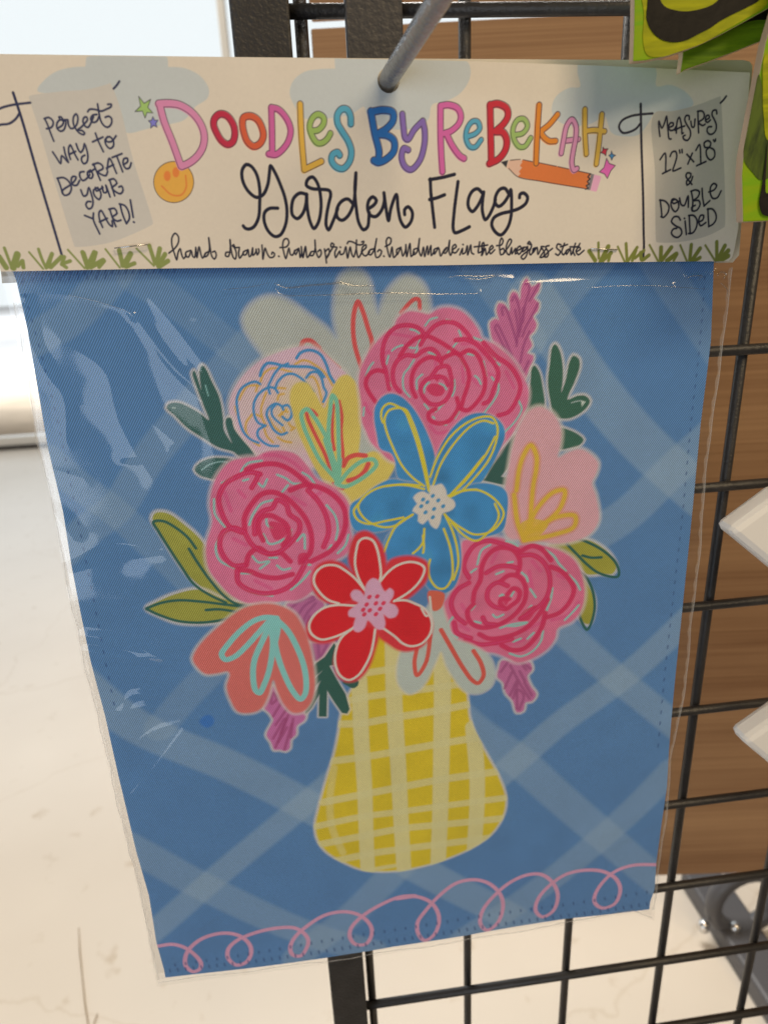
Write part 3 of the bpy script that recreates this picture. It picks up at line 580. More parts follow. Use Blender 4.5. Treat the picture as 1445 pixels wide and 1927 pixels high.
rose('E', "440,700 445,620 480,490 465,380 480,270 520,180 600,100 700,75 760,70 830,35 930,28 1020,50 1100,130 1160,210 1260,260 1340,330 1377,420 1372,540 1382,580 1350,690 1210,770 1160,820 1150,910 1040,992 930,1002 830,1022 700,1012 600,962 520,882 460,800",
     ["670,560 590,520 540,430 522,340 560,250 640,200 720,170 790,182", "700,152 800,120 900,118 980,150 1060,210 1120,265", "780,180 765,220 735,270", "985,285 1080,250 1180,268 1270,320 1332,400 1342,500 1310,600 1240,680 1120,745",
      "1100,285 1170,360 1220,460 1232,560 1200,650", "690,545 690,460 740,370 800,312 870,298 950,330 1030,400 1090,480 1122,580 1112,690 1060,742", "755,570 760,480 810,420 870,400 900,350 960,380 980,440 1042,490 1042,550 1000,610 960,650 900,690 820,690 740,640 690,560",
      "810,610 780,540 790,470 850,448 905,470 960,510 978,580 940,640", "690,770 620,772 560,720 528,640 550,560 620,530 690,555", "700,770 720,700 780,660 850,700 920,690 985,745", "642,800 650,880 720,930 820,952 930,932 1010,880 1060,800 1090,740", "655,800 720,808 800,840 900,852 1000,828"],
     ["650,290 690,330", "820,60 900,60 1010,110 1090,190", "1000,330 1080,380", "560,300 600,420", "1130,330 1180,300", "760,870 860,920", "1250,400 1300,520", "620,600 700,640"],
     ["850,490 925,500 972,540 952,582 890,608 860,560", "1040,700 1090,690 1090,740 1040,770"],
     ["665,165 710,112 800,95", "542,240 610,206", "490,345 497,440 540,500 582,540", "580,545 530,590 503,660 530,740 630,792", "680,225 712,215", "780,242 808,265 835,215", "900,185 960,210 1000,240 1050,242", "930,300 970,252", "1065,170 1110,200 1145,245",
      "1220,380 1270,440 1292,520 1280,605", "1362,570 1340,640 1292,690", "720,510 740,450 800,372 872,350", "830,470 835,510 868,530", "810,570 850,632 900,625 945,602", "990,540 988,580", "1030,612 1072,570 1080,662", "740,712 780,752 848,745 790,792", "850,720 900,722", "900,772 935,798 985,790", "670,822 740,822", "665,905 750,950 870,967", "990,927 1060,870 1112,810", "1070,765 1115,767", "1230,672 1250,640"], 8.2)
rose('G', "95,700 170,570 235,420 240,290 260,210 380,188 520,188 640,240 740,228 850,250 960,290 1040,350 1087,450 1107,580 1080,700 1020,772 920,822 902,890 850,962 740,1032 640,1057 560,1022 480,992 380,980 250,932 160,882 105,800",
     ["300,465 265,390 288,310 340,240 430,208 530,230 640,272", "330,625 340,560 380,480 390,390 430,310 500,260 600,268 650,330 652,400 640,430", "420,432 500,388 580,384 640,400", "655,285 740,245 810,270 872,345", "655,312 740,308 812,350 857,430 862,540 830,620 770,680 660,750",
      "870,390 940,420 1000,480 1032,550 1000,640 930,712 845,742", "300,500 220,550 178,640 210,730 275,785", "332,650 292,700 310,772 380,812 480,802 570,760 640,700 690,620 692,520 650,460 580,448 520,490", "570,522 500,498 440,540 428,610 470,662 545,682", "565,585 610,540 652,560 642,620 590,662 560,682 518,640 530,610 580,612",
      "200,780 220,850 315,888", "375,860 440,890 540,882 640,850 720,800 790,720 850,620", "280,902 380,932 480,922 600,895", "832,712 812,800 760,890 680,962 600,970 530,938", "398,742 420,782 485,792"],
     ["880,762 980,732 1062,640", "480,930 600,930 720,880", "740,350 800,420", "920,450 960,470", "250,650 280,700", "500,280 460,360", "720,420 740,540", "700,830 820,770", "240,800 300,830"],
     ["530,600 580,605 560,660", "690,690 770,660 720,760 640,760"],
     ["450,236 390,272 358,372", "315,427 350,402", "560,210 605,222 642,245", "570,362 606,355", "830,270 890,312 922,362", "925,366 975,420", "1000,450 1050,502 1076,552", "490,440 540,420", "668,430 702,462 710,492", "728,545 766,602", "882,540 872,610 840,702", "315,690 342,660", "190,740 160,790 180,860 222,887", "515,590 565,600 530,582", "590,602 612,560", "468,722 490,742 540,722", "520,815 600,790 705,778 640,800 565,802", "660,732 735,662", "970,762 1030,702 1066,660", "585,995 660,1015 740,982 800,912 817,840", "610,912 662,890", "708,892 752,850", "340,770 382,780"], 7.6, (199, 92, 113))

# blush tulip with golden outline
FL.motif('blush_tulip_print')
FL.fill((221, 136, 136), "C 470,1320 520,1260 600,1232 690,1270 750,1340 782,1440 772,1560 755,1655 850,1610 940,1588 1040,1640 1092,1710 1072,1800 1040,1870 N 1120,935 1124,980 1105,1006 1050,1022 1000,1014 955,1010 945,965 952,900 C 340,1750 370,1580 410,1440", soft=2.6, halo=8, halo_c=(222, 190, 180), halo_a=.6)
for c, wd in [((224, 122, 84), 15), ((212, 148, 46), 8)]:
    for p in ["C 405,1935 430,1750 470,1630 525,1555 572,1640 572,1750 545,1900 N 995,1000", "N 985,1012 1008,958 1040,925 1060,922 1052,955 1012,995", "N 985,1016 1040,1005 1078,990 1080,970 1045,972 1000,998", "N 966,930 972,980 984,1014"]:
        FL.stroke(c, wd, p, soft=2.0 if wd > 10 else .9, alpha=.75 if wd > 10 else .95)
FL.fill((212, 148, 46), "N 978,985 1000,975 1030,985 1010,1010 985,1016", soft=1.5, alpha=.9)

# blue daisy
FL.motif('blue_daisy_print')
BD = (54, 116, 162)
for p in ["740,850 600,780 480,740 450,600 420,540 330,500 300,380 280,250 290,150 350,70 420,45 500,70 580,140 650,240 720,380 772,530 790,700", "740,850 760,700 790,560 850,430 940,310 1040,230 1150,203 1260,230 1340,310 1352,400 1300,530 1220,680 1150,780 1000,890",
          "880,900 1000,830 1100,790 1250,790 1362,850 1367,1050 1330,1170 1200,1220 1080,1245 960,1200 850,1080", "700,800 550,770 420,750 300,800 170,900 88,960 85,1100 130,1172 300,1182 420,1150 620,1050",
          "620,1050 480,1130 380,1230 360,1400 400,1425 600,1400 720,1420 715,1550 700,1600 750,1662 850,1685 930,1640 985,1500 988,1300 945,1150 850,1030", "600,800 900,800 920,1080 620,1100"]:
    FL.fill(BD, "F " + p, soft=1.4, halo=0 if p.startswith("600,800 900") else 4, halo_a=.3, mottle=.10)
YL = (190, 166, 48)
for p in ["735,850 690,650 640,470 580,300 530,190 480,155 400,128 348,170 338,240 352,285", "735,850 700,640 650,440 590,270 540,180 480,165 400,187 365,260 380,350 430,480 510,640 600,740 690,805", "725,840 680,640 625,430 565,260",
          "690,830 560,800 420,798 290,830 190,900 148,970 160,1020 220,1090 350,1142 450,1130 560,1060 595,1038", "150,950 112,1010 140,1080 230,1117 380,1090 520,1062", "660,800 520,790 380,805",
          "738,730 800,570 900,410 1020,300 1150,240 1250,242 1292,320 1280,440 1220,590 1120,720 1000,845", "760,805 830,620 950,440 1080,310 1180,268 1260,290", "895,885 1020,770 1120,650 1200,540 1272,400", "905,875 1040,730 1180,560",
          "885,885 1000,845 1130,838 1240,890 1310,960 1342,1030 1310,1110 1230,1180 1100,1200 1000,1152 900,1080 855,1035", "1270,950 1302,1040 1280,1110 1210,1190 1120,1252 1020,1212 915,1105", "900,895 1010,845 1120,832",
          "850,1155 900,1300 922,1450 915,1560 860,1642 800,1642 740,1570 723,1480 737,1408", "860,1040 920,1170 960,1320 967,1450 930,1572", "595,1038 470,1120 400,1240 362,1345", "690,1155 680,1260 640,1320 597,1357", "678,1210 687,1300 680,1352"]:
    FL.stroke(YL, 4.2, "F " + p, soft=.7)
FL.fill((188, 194, 176), "F 740,800 780,800 830,785 870,840 880,890 930,918 945,970 900,1010 840,1030 822,1100 790,1155 740,1122 720,1080 680,1118 636,1090 640,1040 592,1010 612,970 630,950 598,900 640,858 690,850 730,870", soft=1.6)
for x, y in [(760, 885), (680, 915), (715, 937), (805, 922), (665, 970), (845, 970), (770, 992), (700, 1020), (760, 1060)]:
    FL.stroke((60, 120, 150), 6.5, "F %d,%d %d,%d" % (x - 3, y + 3, x + 3, y - 3), soft=.9)

# vase
FL.motif('vase_print')
VY = (181, 156, 32); VC = (205, 172, 119)
vase = "J 470,40 430,270 330,400 300,470 270,560 258,650 230,790 188,930 138,1110 113,1220 123,1310 178,1390 280,1452 400,1500 550,1512 720,1492 900,1442 1080,1360 1200,1270 1272,1150 1282,1050 1242,930 1160,780 1090,650 1060,560 1050,470 1040,400 980,300 900,100 700,40"
back = FL.id.copy(), FL.c.copy()
FL.fill(VY, vase, soft=2.2, halo=6, halo_c=(220, 205, 160), halo_a=.8, mottle=.03)
inside = FL.id == FL.cur
keepc = FL.c.copy()
for p, wd in [("380,330 385,430 395,700 415,1000 425,1300 435,1530", 26), ("590,100 595,400 605,600 625,900 640,1200 660,1540", 27), ("890,120 895,400 890,700 885,1000 880,1200 868,1480", 28), ("1085,620 1108,900 1108,1100 1088,1400", 26)]:
    FL.stroke(VC, wd, "J " + p, soft=1.4, alpha=.86, mark=False)
FL.stroke(VC, 12, "J 225,880 200,1080 215,1250 280,1400", soft=2, alpha=.45, mark=False)
for p, wd in [("420,285 560,262 720,225", 14), ("300,462 380,442 570,412 845,378 1060,345", 14), ("250,605 400,598 580,565 850,522 1060,480", 15), ("210,838 400,812 580,780 880,725 1120,685", 15), ("160,1092 380,1050 600,1005 880,948 1240,895", 15),
              ("110,1240 380,1185 640,1150 900,1110 1290,1055", 13), ("120,1352 400,1300 640,1255 900,1225 1280,1180", 14), ("230,1450 460,1405 640,1380 900,1345 1200,1300", 14), ("330,1540 480,1500 600,1480", 8)]:
    FL.stroke(VC, wd, "J " + p, soft=1.4, alpha=.72, mark=False)
FL.c[~inside] = keepc[~inside]
# pale tulip hanging over the vase
FL.motif('pale_tulip_print')
FL.fill((156, 160, 145), "J 655,120 615,260 628,360 688,415 750,392 800,330 850,220 885,150 920,240 980,340 1040,402 1120,412 1192,370 1217,290 1182,180 1080,110 960,60 N 838,1160 822,1120 800,1150 790,1185", soft=2.4, halo=5, halo_c=(200, 200, 175), halo_a=.5)
FL.fill((210, 84, 62), "G 20,560 130,575 105,680 60,700 25,650", soft=1.2)
FL.stroke((176, 188, 168), 4, "G 30,600 40,700 50,790", mark=False)
for p, wd in [("820,50 792,220 738,300 722,220 735,140", 7.5), ("885,15 950,130 1020,250 1080,330 1115,347 1147,300 1130,220 1085,145", 8)]:
    FL.stroke((208, 74, 60), wd, "J " + p)
# lower dark leaves
FL.motif('dark_leaf_spray_print')
FL.fill((38, 76, 64), "I 1228,465 1255,520 1240,640 1190,650 1250,760 1320,880 1352,1000 1332,1037 1290,1032 1220,930 1172,850 1167,1062 1105,1062 1110,880 1050,990 1000,1042 995,1010 1050,920 1120,770 1062,832 1068,760 1132,690 1070,742 1055,670 1080,630 1150,580", soft=.9, halo=5, smooth=False)
FL.fill((38, 76, 64), "I 1290,780 1350,760 1422,770 1417,810 1380,832 1330,810", soft=.9)
# coral tulip
FL.motif('coral_tulip_print')
FL.fill((224, 93, 83), "I 500,190 600,160 730,153 830,180 910,230 980,340 1022,450 1062,640 1072,840 1042,950 980,1022 900,1032 830,970 770,850 742,770 700,900 640,1002 560,1032 460,1022 400,930 368,820 392,720 375,698 300,712 200,717 130,660 98,600 120,530 200,430 310,330 420,240", soft=2.4, halo=7, halo_c=(232, 180, 160), halo_a=.6)
for p in ["770,268 680,262 590,288 480,370 380,480 328,560 358,602 430,580 530,490 620,390 715,285", "720,310 650,460 590,610 580,740 600,850 630,872 670,800 710,680 737,500 742,300", "755,270 850,360 930,500 985,650 1005,780 995,880 960,922 900,860 830,720 780,580 745,420"]:
    FL.stroke((114, 166, 172), 10.5, "I " + p, soft=.8)
FL.fill((114, 166, 172), "I 690,290 760,250 800,300 790,420 740,560 710,420", soft=1)
# red daisy
FL.motif('red_daisy_print')
RD = (186, 26, 34)
reds = ["490,380 520,200 570,120 650,88 730,120 800,200 840,280 862,400 850,600 650,700 560,560", "790,600 850,440 900,370 1020,333 1150,338 1252,390 1272,470 1250,580 1150,690 1050,765 900,800", "880,740 1050,755 1180,830 1272,900 1312,1000 1292,1120 1200,1232 1080,1272 980,1262 880,1202 780,1120 760,960",
        "740,1000 790,1110 760,1250 700,1420 600,1542 500,1572 400,1532 348,1400 370,1250 430,1130 560,980", "640,820 400,800 230,870 118,960 78,1050 110,1150 200,1192 330,1182 480,1110 620,1000", "640,840 500,810 380,822 280,800 190,740 138,640 140,520 190,430 300,383 420,400 520,480 660,660", "560,620 860,600 900,1000 600,1040"]
for p in reds: FL.fill((206, 44, 50), "H " + p, soft=3.2)
WH = (206, 202, 178)
ol = ["650,665 590,550 558,420 570,280 600,190 660,163 730,190 770,270 797,400 807,520 788,605", "800,585 870,500 960,430 1080,393 1182,410 1227,450 1210,530 1150,620 1060,700 935,778", "940,772 1050,768 1140,800 1220,840 1282,920 1302,1000 1282,1100 1200,1192 1100,1217 1020,1190 940,1120 805,1025",
      "752,1055 740,1150 710,1290 660,1400 590,1500 500,1547 420,1510 368,1400 370,1270 420,1140 545,1035", "545,1038 450,1090 340,1132 230,1152 138,1100 112,1020 150,930 250,848 370,818 575,825", "400,802 300,770 210,690 158,590 180,500 260,438 370,433 460,480 560,560 655,675"]
for p in ol: FL.fill(RD, "H " + p, soft=1)
for p in ol: FL.stroke(WH, 4.4, "H " + p, soft=.7)
FL.stroke(WH, 4, "H 1200,845 1250,920 1290,900", soft=.8)
FL.fill((218, 138, 152), "H 655,650 680,590 730,553 790,580 822,650 850,682 890,648 932,680 922,740 890,795 940,810 977,870 950,930 880,942 838,910 852,1000 832,1052 770,1052 720,1000 682,965 650,1040 590,1082 543,1060 550,980 560,940 500,930 493,880 550,830 590,792 540,770 513,710 550,668 610,680 645,725", soft=1.8)
for x, y in [(697, 738), (772, 732), (670, 812), (760, 800), (833, 797), (637, 863), (800, 852), (700, 868), (648, 908), (760, 905)]:
    FL.stroke((192, 50, 72), 7, "H %d,%d %d,%d" % (x - 4, y + 5, x + 4, y - 5), soft=.8)
# loose curly line along the hem
FL.motif('scroll_line_print')
FL.stroke((205, 128, 142), 6.6, "K 60,499 80,497 150,487 210,500 270,540 303,585 295,615 262,628 225,600 222,550 250,500 320,450 420,427 500,440 552,480 565,525 540,575 490,592 447,560 445,510 490,465 590,425 700,404 790,405 842,435 862,470 852,510 822,547 782,542 768,505 790,455 850,400 950,340 1050,322 1130,340 1185,390 1193,440 1162,490 1110,492 1078,450 1090,400 1150,340 1240,285 1340,245 1420,240 L 20,310 110,298 190,325 232,380 237,440 210,500 165,527 130,490 128,430 170,370 240,295 330,230 420,211 500,230 560,290 572,360 542,440 490,475 455,440 468,370 540,280 620,215 700,180 770,177 830,220 857,290 832,370 780,402 743,370 758,300 830,220 900,175 990,154 1090,160 1160,200 1182,260 1152,330 1090,352 1048,320 1060,260 1140,170 1240,130 1390,124", soft=.9)
FL.motif('blue_dot_print')
FL.fill((36, 92, 152), "I 150,1095 195,1050 235,1045 265,1075 262,1120 215,1147 170,1125", soft=2.5, alpha=.7)

# mottled ink and stitched hems
FL.c *= (1 + 0.02 * smooth_noise(FL.c.shape[:2], 40) + 0.012 * smooth_noise(FL.c.shape[:2], 6))[..., None].astype(np.float32)
NAVY = (40, 66, 104)
def stitches(p, n, ln, tilt):
    P = catmull(parse(p), False, 20.0); L = np.r_[0, np.cumsum(np.linalg.norm(np.diff(P, axis=0), axis=1))]
    for q in np.linspace(0, L[-1], n):
        x = np.interp(q, L, P[:, 0]); y = np.interp(q, L, P[:, 1])
        dx, dy = tilt
        FL.stroke(NAVY, 2.4, np.array([(x, y), (x + dx * ln, y + dy * ln)]), soft=.8, alpha=.8, mark=False)
stitches("320,1822 600,1788 870,1748 1215,1697", 62, 5, (.3, 1)); stitches("330,1812 600,1770 870,1728 1215,1675", 46, 4, (.2, 1))
stitches("1328,520 1318,641 1300,797 1285,953 1270,1087 1256,1221 1238,1400", 44, 5, (-.2, 1)); stitches("40,530 100,760 150,1000 215,1320", 34, 5, (.3, 1))
stitches("30,512 330,506", 24, 6, (-.4, 1)); stitches("45,524 200,518", 10, 6, (-.4, 1))

f_left = edge_fn(FL, "N -12,400 8,470 31,531 51,620 90,845 118,963 134,1062 150,1141 171,1239 199,1345 223,1457 257,1602 281,1684 295,1772 310,1825 314,1850", 'z')
f_right = edge_fn(FL, "N 1352,420 1345,490 1338,641 1318,797 1303,953 1289,1087 1276,1221 1268,1303 1258,1408 1253,1478 1242,1549 1233,1619 1230,1672 1222,1695 1219,1720", 'z')
f_bot = edge_fn(FL, "N 300,1840 312,1837.5 612,1801.5 698,1789 740,1781.5 870,1761.7 1064,1727.6 1218.6,1710 1240,1707", 'x')
f_top = lambda x: np.full_like(x, -0.0180)
def f_h(x, z):
    return (0.0006 * np.sin(x * 21 + z * 9 + 1.2) + 0.0005 * np.sin(z * 26 - x * 7) + 0.0002 * np.sin(x * 60 + z * 47))

def cloth_material():
    m, nt, b = nmat('printed_twill')
    at = node(nt, 'ShaderNodeAttribute', attribute_name='print'); tc = node(nt, 'ShaderNodeTexCoord')
    dt = node(nt, 'ShaderNodeVectorMath', operation='DOT_PRODUCT'); nt.links.new(tc.outputs['Object'], dt.inputs[0])
    k = 2 * math.pi / 0.00092
    dt.inputs[1].default_value = (-0.84 * k, 0, 0.545 * k)
    sn = node(nt, 'ShaderNodeMath', operation='SINE'); nt.links.new(dt.outputs['Value'], sn.inputs[0])
    mr = node(nt, 'ShaderNodeMapRange'); nt.links.new(sn.outputs[0], mr.inputs['Value'])
    mr.inputs['From Min'].default_value = -1; mr.inputs['From Max'].default_value = 1
    mr.inputs['To Min'].default_value = 0.60; mr.inputs['To Max'].default_value = 1.28
    mx = node(nt, 'ShaderNodeVectorMath', operation='SCALE'); nt.links.new(at.outputs['Color'], mx.inputs[0]); nt.links.new(mr.outputs[0], mx.inputs['Scale'])
    nt.links.new(mx.outputs[0], b.inputs['Base Color'])
    bp = node(nt, 'ShaderNodeBump'); bp.inputs['Strength'].default_value = 0.5; bp.inputs['Distance'].default_value = 0.0002
    nt.links.new(sn.outputs[0], bp.inputs['Height']); nt.links.new(bp.outputs[0], b.inputs['Normal'])
    b.inputs['Roughness'].default_value = 0.75; b.inputs['Specular IOR Level'].default_value = 0.25
    b.inputs['Sheen Weight'].default_value = 0.08
    return m
# ------------------------------------------------------------------ setting
FLOOR = -1.15
def structure(o): o['kind'] = 'structure'; return o
def floor_material():
    m, nt, b = nmat('polished_floor')
    tc = node(nt, 'ShaderNodeTexCoord'); n = node(nt, 'ShaderNodeTexNoise'); n.inputs['Scale'].default_value = 1.6; n.inputs['Detail'].default_value = 9
    r = node(nt, 'ShaderNodeValToRGB'); r.color_ramp.elements[0].position = .32; r.color_ramp.elements[1].position = .68
    r.color_ramp.elements[0].color = (.66, .59, .50, 1); r.color_ramp.elements[1].color = (.74, .675, .585, 1)
    n2 = node(nt, 'ShaderNodeTexNoise'); n2.inputs['Scale'].default_value = 22; n2.inputs['Detail'].default_value = 8
    r2 = node(nt, 'ShaderNodeValToRGB'); r2.color_ramp.elements[0].position = .64; r2.color_ramp.elements[1].position = .80
    r2.color_ramp.elements[0].color = (1, 1, 1, 1); r2.color_ramp.elements[1].color = (.78, .72, .64, 1)
    v = node(nt, 'ShaderNodeTexVoronoi', feature='DISTANCE_TO_EDGE'); v.inputs['Scale'].default_value = .9
    wn = node(nt, 'ShaderNodeTexNoise'); wn.inputs['Scale'].default_value = 5; wn.inputs['Detail'].default_value = 6
    ad = node(nt, 'ShaderNodeVectorMath', operation='MULTIPLY_ADD'); ad.inputs[1].default_value = (.22, .22, 0)
    nt.links.new(tc.outputs['Object'], wn.inputs['Vector']); nt.links.new(wn.outputs['Color'], ad.inputs[0]); nt.links.new(tc.outputs['Object'], ad.inputs[2])
    nt.links.new(ad.outputs[0], v.inputs['Vector'])
    r3 = node(nt, 'ShaderNodeValToRGB'); r3.color_ramp.elements[0].position = .0; r3.color_ramp.elements[1].position = .002
    r3.color_ramp.elements[0].color = (.92, .90, .87, 1); r3.color_ramp.elements[1].color = (1, 1, 1, 1)
    nt.links.new(v.outputs['Distance'], r3.inputs[0])
    for q in (n, n2): nt.links.new(tc.outputs['Object'], q.inputs['Vector'])
    nt.links.new(n.outputs['Fac'], r.inputs[0]); nt.links.new(n2.outputs['Fac'], r2.inputs[0])
    m1 = node(nt, 'ShaderNodeMix', data_type='RGBA', blend_type='MULTIPLY'); m1.inputs[0].default_value = 1
    m2 = node(nt, 'ShaderNodeMix', data_type='RGBA', blend_type='MULTIPLY'); m2.inputs[0].default_value = 1
    nt.links.new(r.outputs[0], m1.inputs[6]); nt.links.new(r2.outputs[0], m1.inputs[7]); nt.links.new(m1.outputs[2], m2.inputs[6]); nt.links.new(r3.outputs[0], m2.inputs[7])
    nt.links.new(m2.outputs[2], b.inputs['Base Color'])
    b.inputs['Roughness'].default_value = .28; b.inputs['Specular IOR Level'].default_value = .5
    return m
def sheet_quad(name, x0, x1, y0, y1, z, mat):
    return structure(mk(name, [(x0, y0, z), (x1, y0, z), (x1, y1, z), (x0, y1, z)], [(0, 1, 2, 3)], mat))
WY = 4.85
scr = [at_z(u, v, FLOOR + .002) for u, v in [(149, 1745), (151, 1790), (156, 1840), (161, 1890), (172, 1960)]]
V, F = tube(scr, [.0006, .0012, .0010, .0013, .0008], 6); structure(mk('floor_scratch', V, F, simple('scratch', (.34, .25, .16), .9), None, True))
V, F = tube([at_z(u, v, FLOOR + .002) for u, v in [(184, 1908), (178, 1925), (176, 1950)]], .0011, 6); structure(mk('floor_scratch', V, F, bpy.data.materials['scratch'], None, True))
sheet_quad('floor', -9, 7, -.25, WY + .12, FLOOR, floor_material())
sheet_quad('pavement', -40, 30, WY + .12, 10.2, FLOOR - .02, simple('paving', (.46, .37, .27), .9, vary=.16, vscale=2.2))
sheet_quad('road', -60, 60, 10.2, 62, FLOOR - .10, simple('pale_road', (.52, .52, .52), .9, vary=.08, vscale=.6))
def emission(name, col, st):
    m = bpy.data.materials.new(name); m.use_nodes = True; nt = m.node_tree; nt.nodes.remove(nt.nodes['Principled BSDF'])
    e = node(nt, 'ShaderNodeEmission'); e.inputs[0].default_value = tuple(col) + (1,); e.inputs[1].default_value = st
    nt.links.new(e.outputs[0], nt.nodes['Material Output'].inputs[0]); return m
sky = structure(mk('sky', [(-90, 62, -2), (60, 62, -2), (60, 62, 50), (-90, 62, 50)], [(0, 1, 2, 3)], emission('bright_sky', (.915, .98, 1.0), 1.0)))

# shop front: white frame, glass, dark threshold
white_frame = simple('white_metal', (.85, .84, .80), .4)
dark_metal = simple('dark_threshold', (.06, .055, .05), .5)
def film_material(name, base, edge, rough, tint=(1, 1, 1)):
    m = bpy.data.materials.new(name); m.use_nodes = True; nt = m.node_tree; nt.nodes.remove(nt.nodes['Principled BSDF'])
    t = node(nt, 'ShaderNodeBsdfTransparent'); t.inputs[0].default_value = tuple(tint) + (1,)
    g = node(nt, 'ShaderNodeBsdfGlossy'); g.inputs['Roughness'].default_value = rough
    lw = node(nt, 'ShaderNodeLayerWeight'); pw = node(nt, 'ShaderNodeMath', operation='POWER'); pw.inputs[1].default_value = 4.0
    nt.links.new(lw.outputs['Facing'], pw.inputs[0])
    ma = node(nt, 'ShaderNodeMath', operation='MULTIPLY_ADD'); ma.inputs[1].default_value = edge; ma.inputs[2].default_value = base
    nt.links.new(pw.outputs[0], ma.inputs[0])
    mx = node(nt, 'ShaderNodeMixShader'); nt.links.new(ma.outputs[0], mx.inputs[0]); nt.links.new(t.outputs[0], mx.inputs[1]); nt.links.new(g.outputs[0], mx.inputs[2])
    nt.links.new(mx.outputs[0], nt.nodes['Material Output'].inputs[0]); return m, nt
sf = empty('shop_window', (-3.0, WY, FLOOR), 'tall bright shop window with slim white frame, far left behind the flags', 'window')
mx0 = at_y(414, 60, WY)[0]; mx1 = at_y(429, 60, WY)[0]
from_bm('mullion', box_bm((mx0, WY - .05, FLOOR + .10), (mx1, WY + .05, 3.2), .006), white_frame, sf)
from_bm('mullion', box_bm((-3.1, WY - .05, FLOOR + .10), (-3.02, WY + .05, 3.2), .006), white_frame, sf)
from_bm('mullion', box_bm((1.9, WY - .05, FLOOR + .10), (1.98, WY + .05, 3.2), .006), white_frame, sf)
zb0 = at_y(0, 839, WY)[2]; zb1 = at_y(0, 822, WY)[2]
from_bm('bottom_rail', box_bm((-8, WY - .045, zb0 + .004), (4, WY + .045, zb1), .006), white_frame, sf)
from_bm('threshold', box_bm((-8, WY - .07, FLOOR), (4, WY + .07, zb0), .004), dark_metal, sf)
from_bm('head_rail', box_bm((-8, WY - .05, 3.2), (4, WY + .05, 3.32), .006), white_frame, sf)
mk('glass_pane', [(-8, WY, zb1), (4, WY, zb1), (4, WY, 3.2), (-8, WY, 3.2)], [(0, 1, 2, 3)], film_material('window_glass', .03, .5, .01)[0], sf)

# wooden cabinet behind the grid
def wood_material():
    m, nt, b = nmat('wood_laminate')
    tc = node(nt, 'ShaderNodeTexCoord'); mp = node(nt, 'ShaderNodeMapping'); mp.inputs['Scale'].default_value = (1.6, 1.6, 260)
    n = node(nt, 'ShaderNodeTexNoise'); n.inputs['Scale'].default_value = 1.2; n.inputs['Detail'].default_value = 8; n.inputs['Roughness'].default_value = .75
    mp2 = node(nt, 'ShaderNodeMapping'); mp2.inputs['Scale'].default_value = (.8, .8, 14)
    n2 = node(nt, 'ShaderNodeTexNoise'); n2.inputs['Scale'].default_value = 1.5; n2.inputs['Detail'].default_value = 3
    ad = node(nt, 'ShaderNodeMath', operation='MULTIPLY_ADD'); ad.inputs[1].default_value = .55
    ml = node(nt, 'ShaderNodeMath', operation='MULTIPLY'); ml.inputs[1].default_value = .45
    r = node(nt, 'ShaderNodeValToRGB'); e = r.color_ramp.elements
    e[0].position = .30; e[0].color = (.19, .092, .045, 1); e[1].position = .62; e[1].color = (.45, .275, .15, 1)
    nt.links.new(tc.outputs['Object'], mp.inputs[0]); nt.links.new(tc.outputs['Object'], mp2.inputs[0])
    nt.links.new(mp.outputs[0], n.inputs['Vector']); nt.links.new(mp2.outputs[0], n2.inputs['Vector'])
    nt.links.new(n2.outputs['Fac'], ml.inputs[0]); nt.links.new(n.outputs['Fac'], ad.inputs[0]); nt.links.new(ml.outputs[0], ad.inputs[2])
    nt.links.new(ad.outputs[0], r.inputs[0]); nt.links.new(r.outputs[0], b.inputs['Base Color'])
    b.inputs['Roughness'].default_value = .5; b.inputs['Specular IOR Level'].default_value = .3
    return m
wd_dir = np.array([0.9934, -0.1149, 0]); wd_n = np.array([-0.1149, -0.9934, 0]); WP = at_y(584, 45, .35)
def on_wood(u, v):
    d = ray(u, v); return CAM + d * (((WP - CAM) @ wd_n) / (d @ wd_n))
cab = empty('wooden_cabinet', (WP[0], WP[1], FLOOR), 'brown wooden cabinet with horizontal grain, behind the wire grid', 'cabinet')
wz0 = on_wood(1240, 1648)[2]; wz1 = on_wood(610, 52)[2]
def wood_board(name, z0, z1, ln=1.5):
    bm = box_bm((0, 0, z0), (ln, .02, z1), .0015)
    for v in bm.verts: 
        p = WP + wd_dir * v.co.x - wd_n * v.co.y; v.co = Vector((p[0], p[1], v.co.z))
    return from_bm(name, bm, WM, cab)
WM = wood_material()
wood_board('front_panel', wz0, wz1); wood_board('upper_panel', wz1 + .010, wz1 + .6)
grey_foot = simple('dark_grey_metal', (.085, .085, .093), .42, bump=.15, bscale=500)
chrome = simple('bright_zinc', (.75, .75, .75), .22, 1.0)
p0 = at_z(1302, 1664, FLOOR); 
from_bm('foot', box_bm((.615, .10, FLOOR), (.685, .545, FLOOR + .040), .006), grey_foot, cab)
from_bm('upright', box_bm((.80, .46, FLOOR + .03), (.86, .50, wz0 + .1), .004), grey_foot, cab)
from_bm('foot', box_bm((.69, .28, FLOOR), (.80, .34, FLOOR + .05), .006), grey_foot, cab)
ac = at_z(1402, 1694, FLOOR + .085)
arc = [(ac[0] + .058 * math.cos(a), ac[1], ac[2] + .062 * math.sin(a)) for a in np.linspace(math.radians(70), math.radians(400), 22)]
V, F = tube(arc, .014, 10); mk('curved_bracket', V, F, grey_foot, cab, True)
for (u, v) in [(1322, 1748), (1381, 1752)]:
    p = at_z(u, v, FLOOR + .035); V, F = tube([p, p + [0, 0, .012], p + [0, 0, .018]], [.009, .009, .003], 10); mk('bolt', V, F, chrome, cab, True)

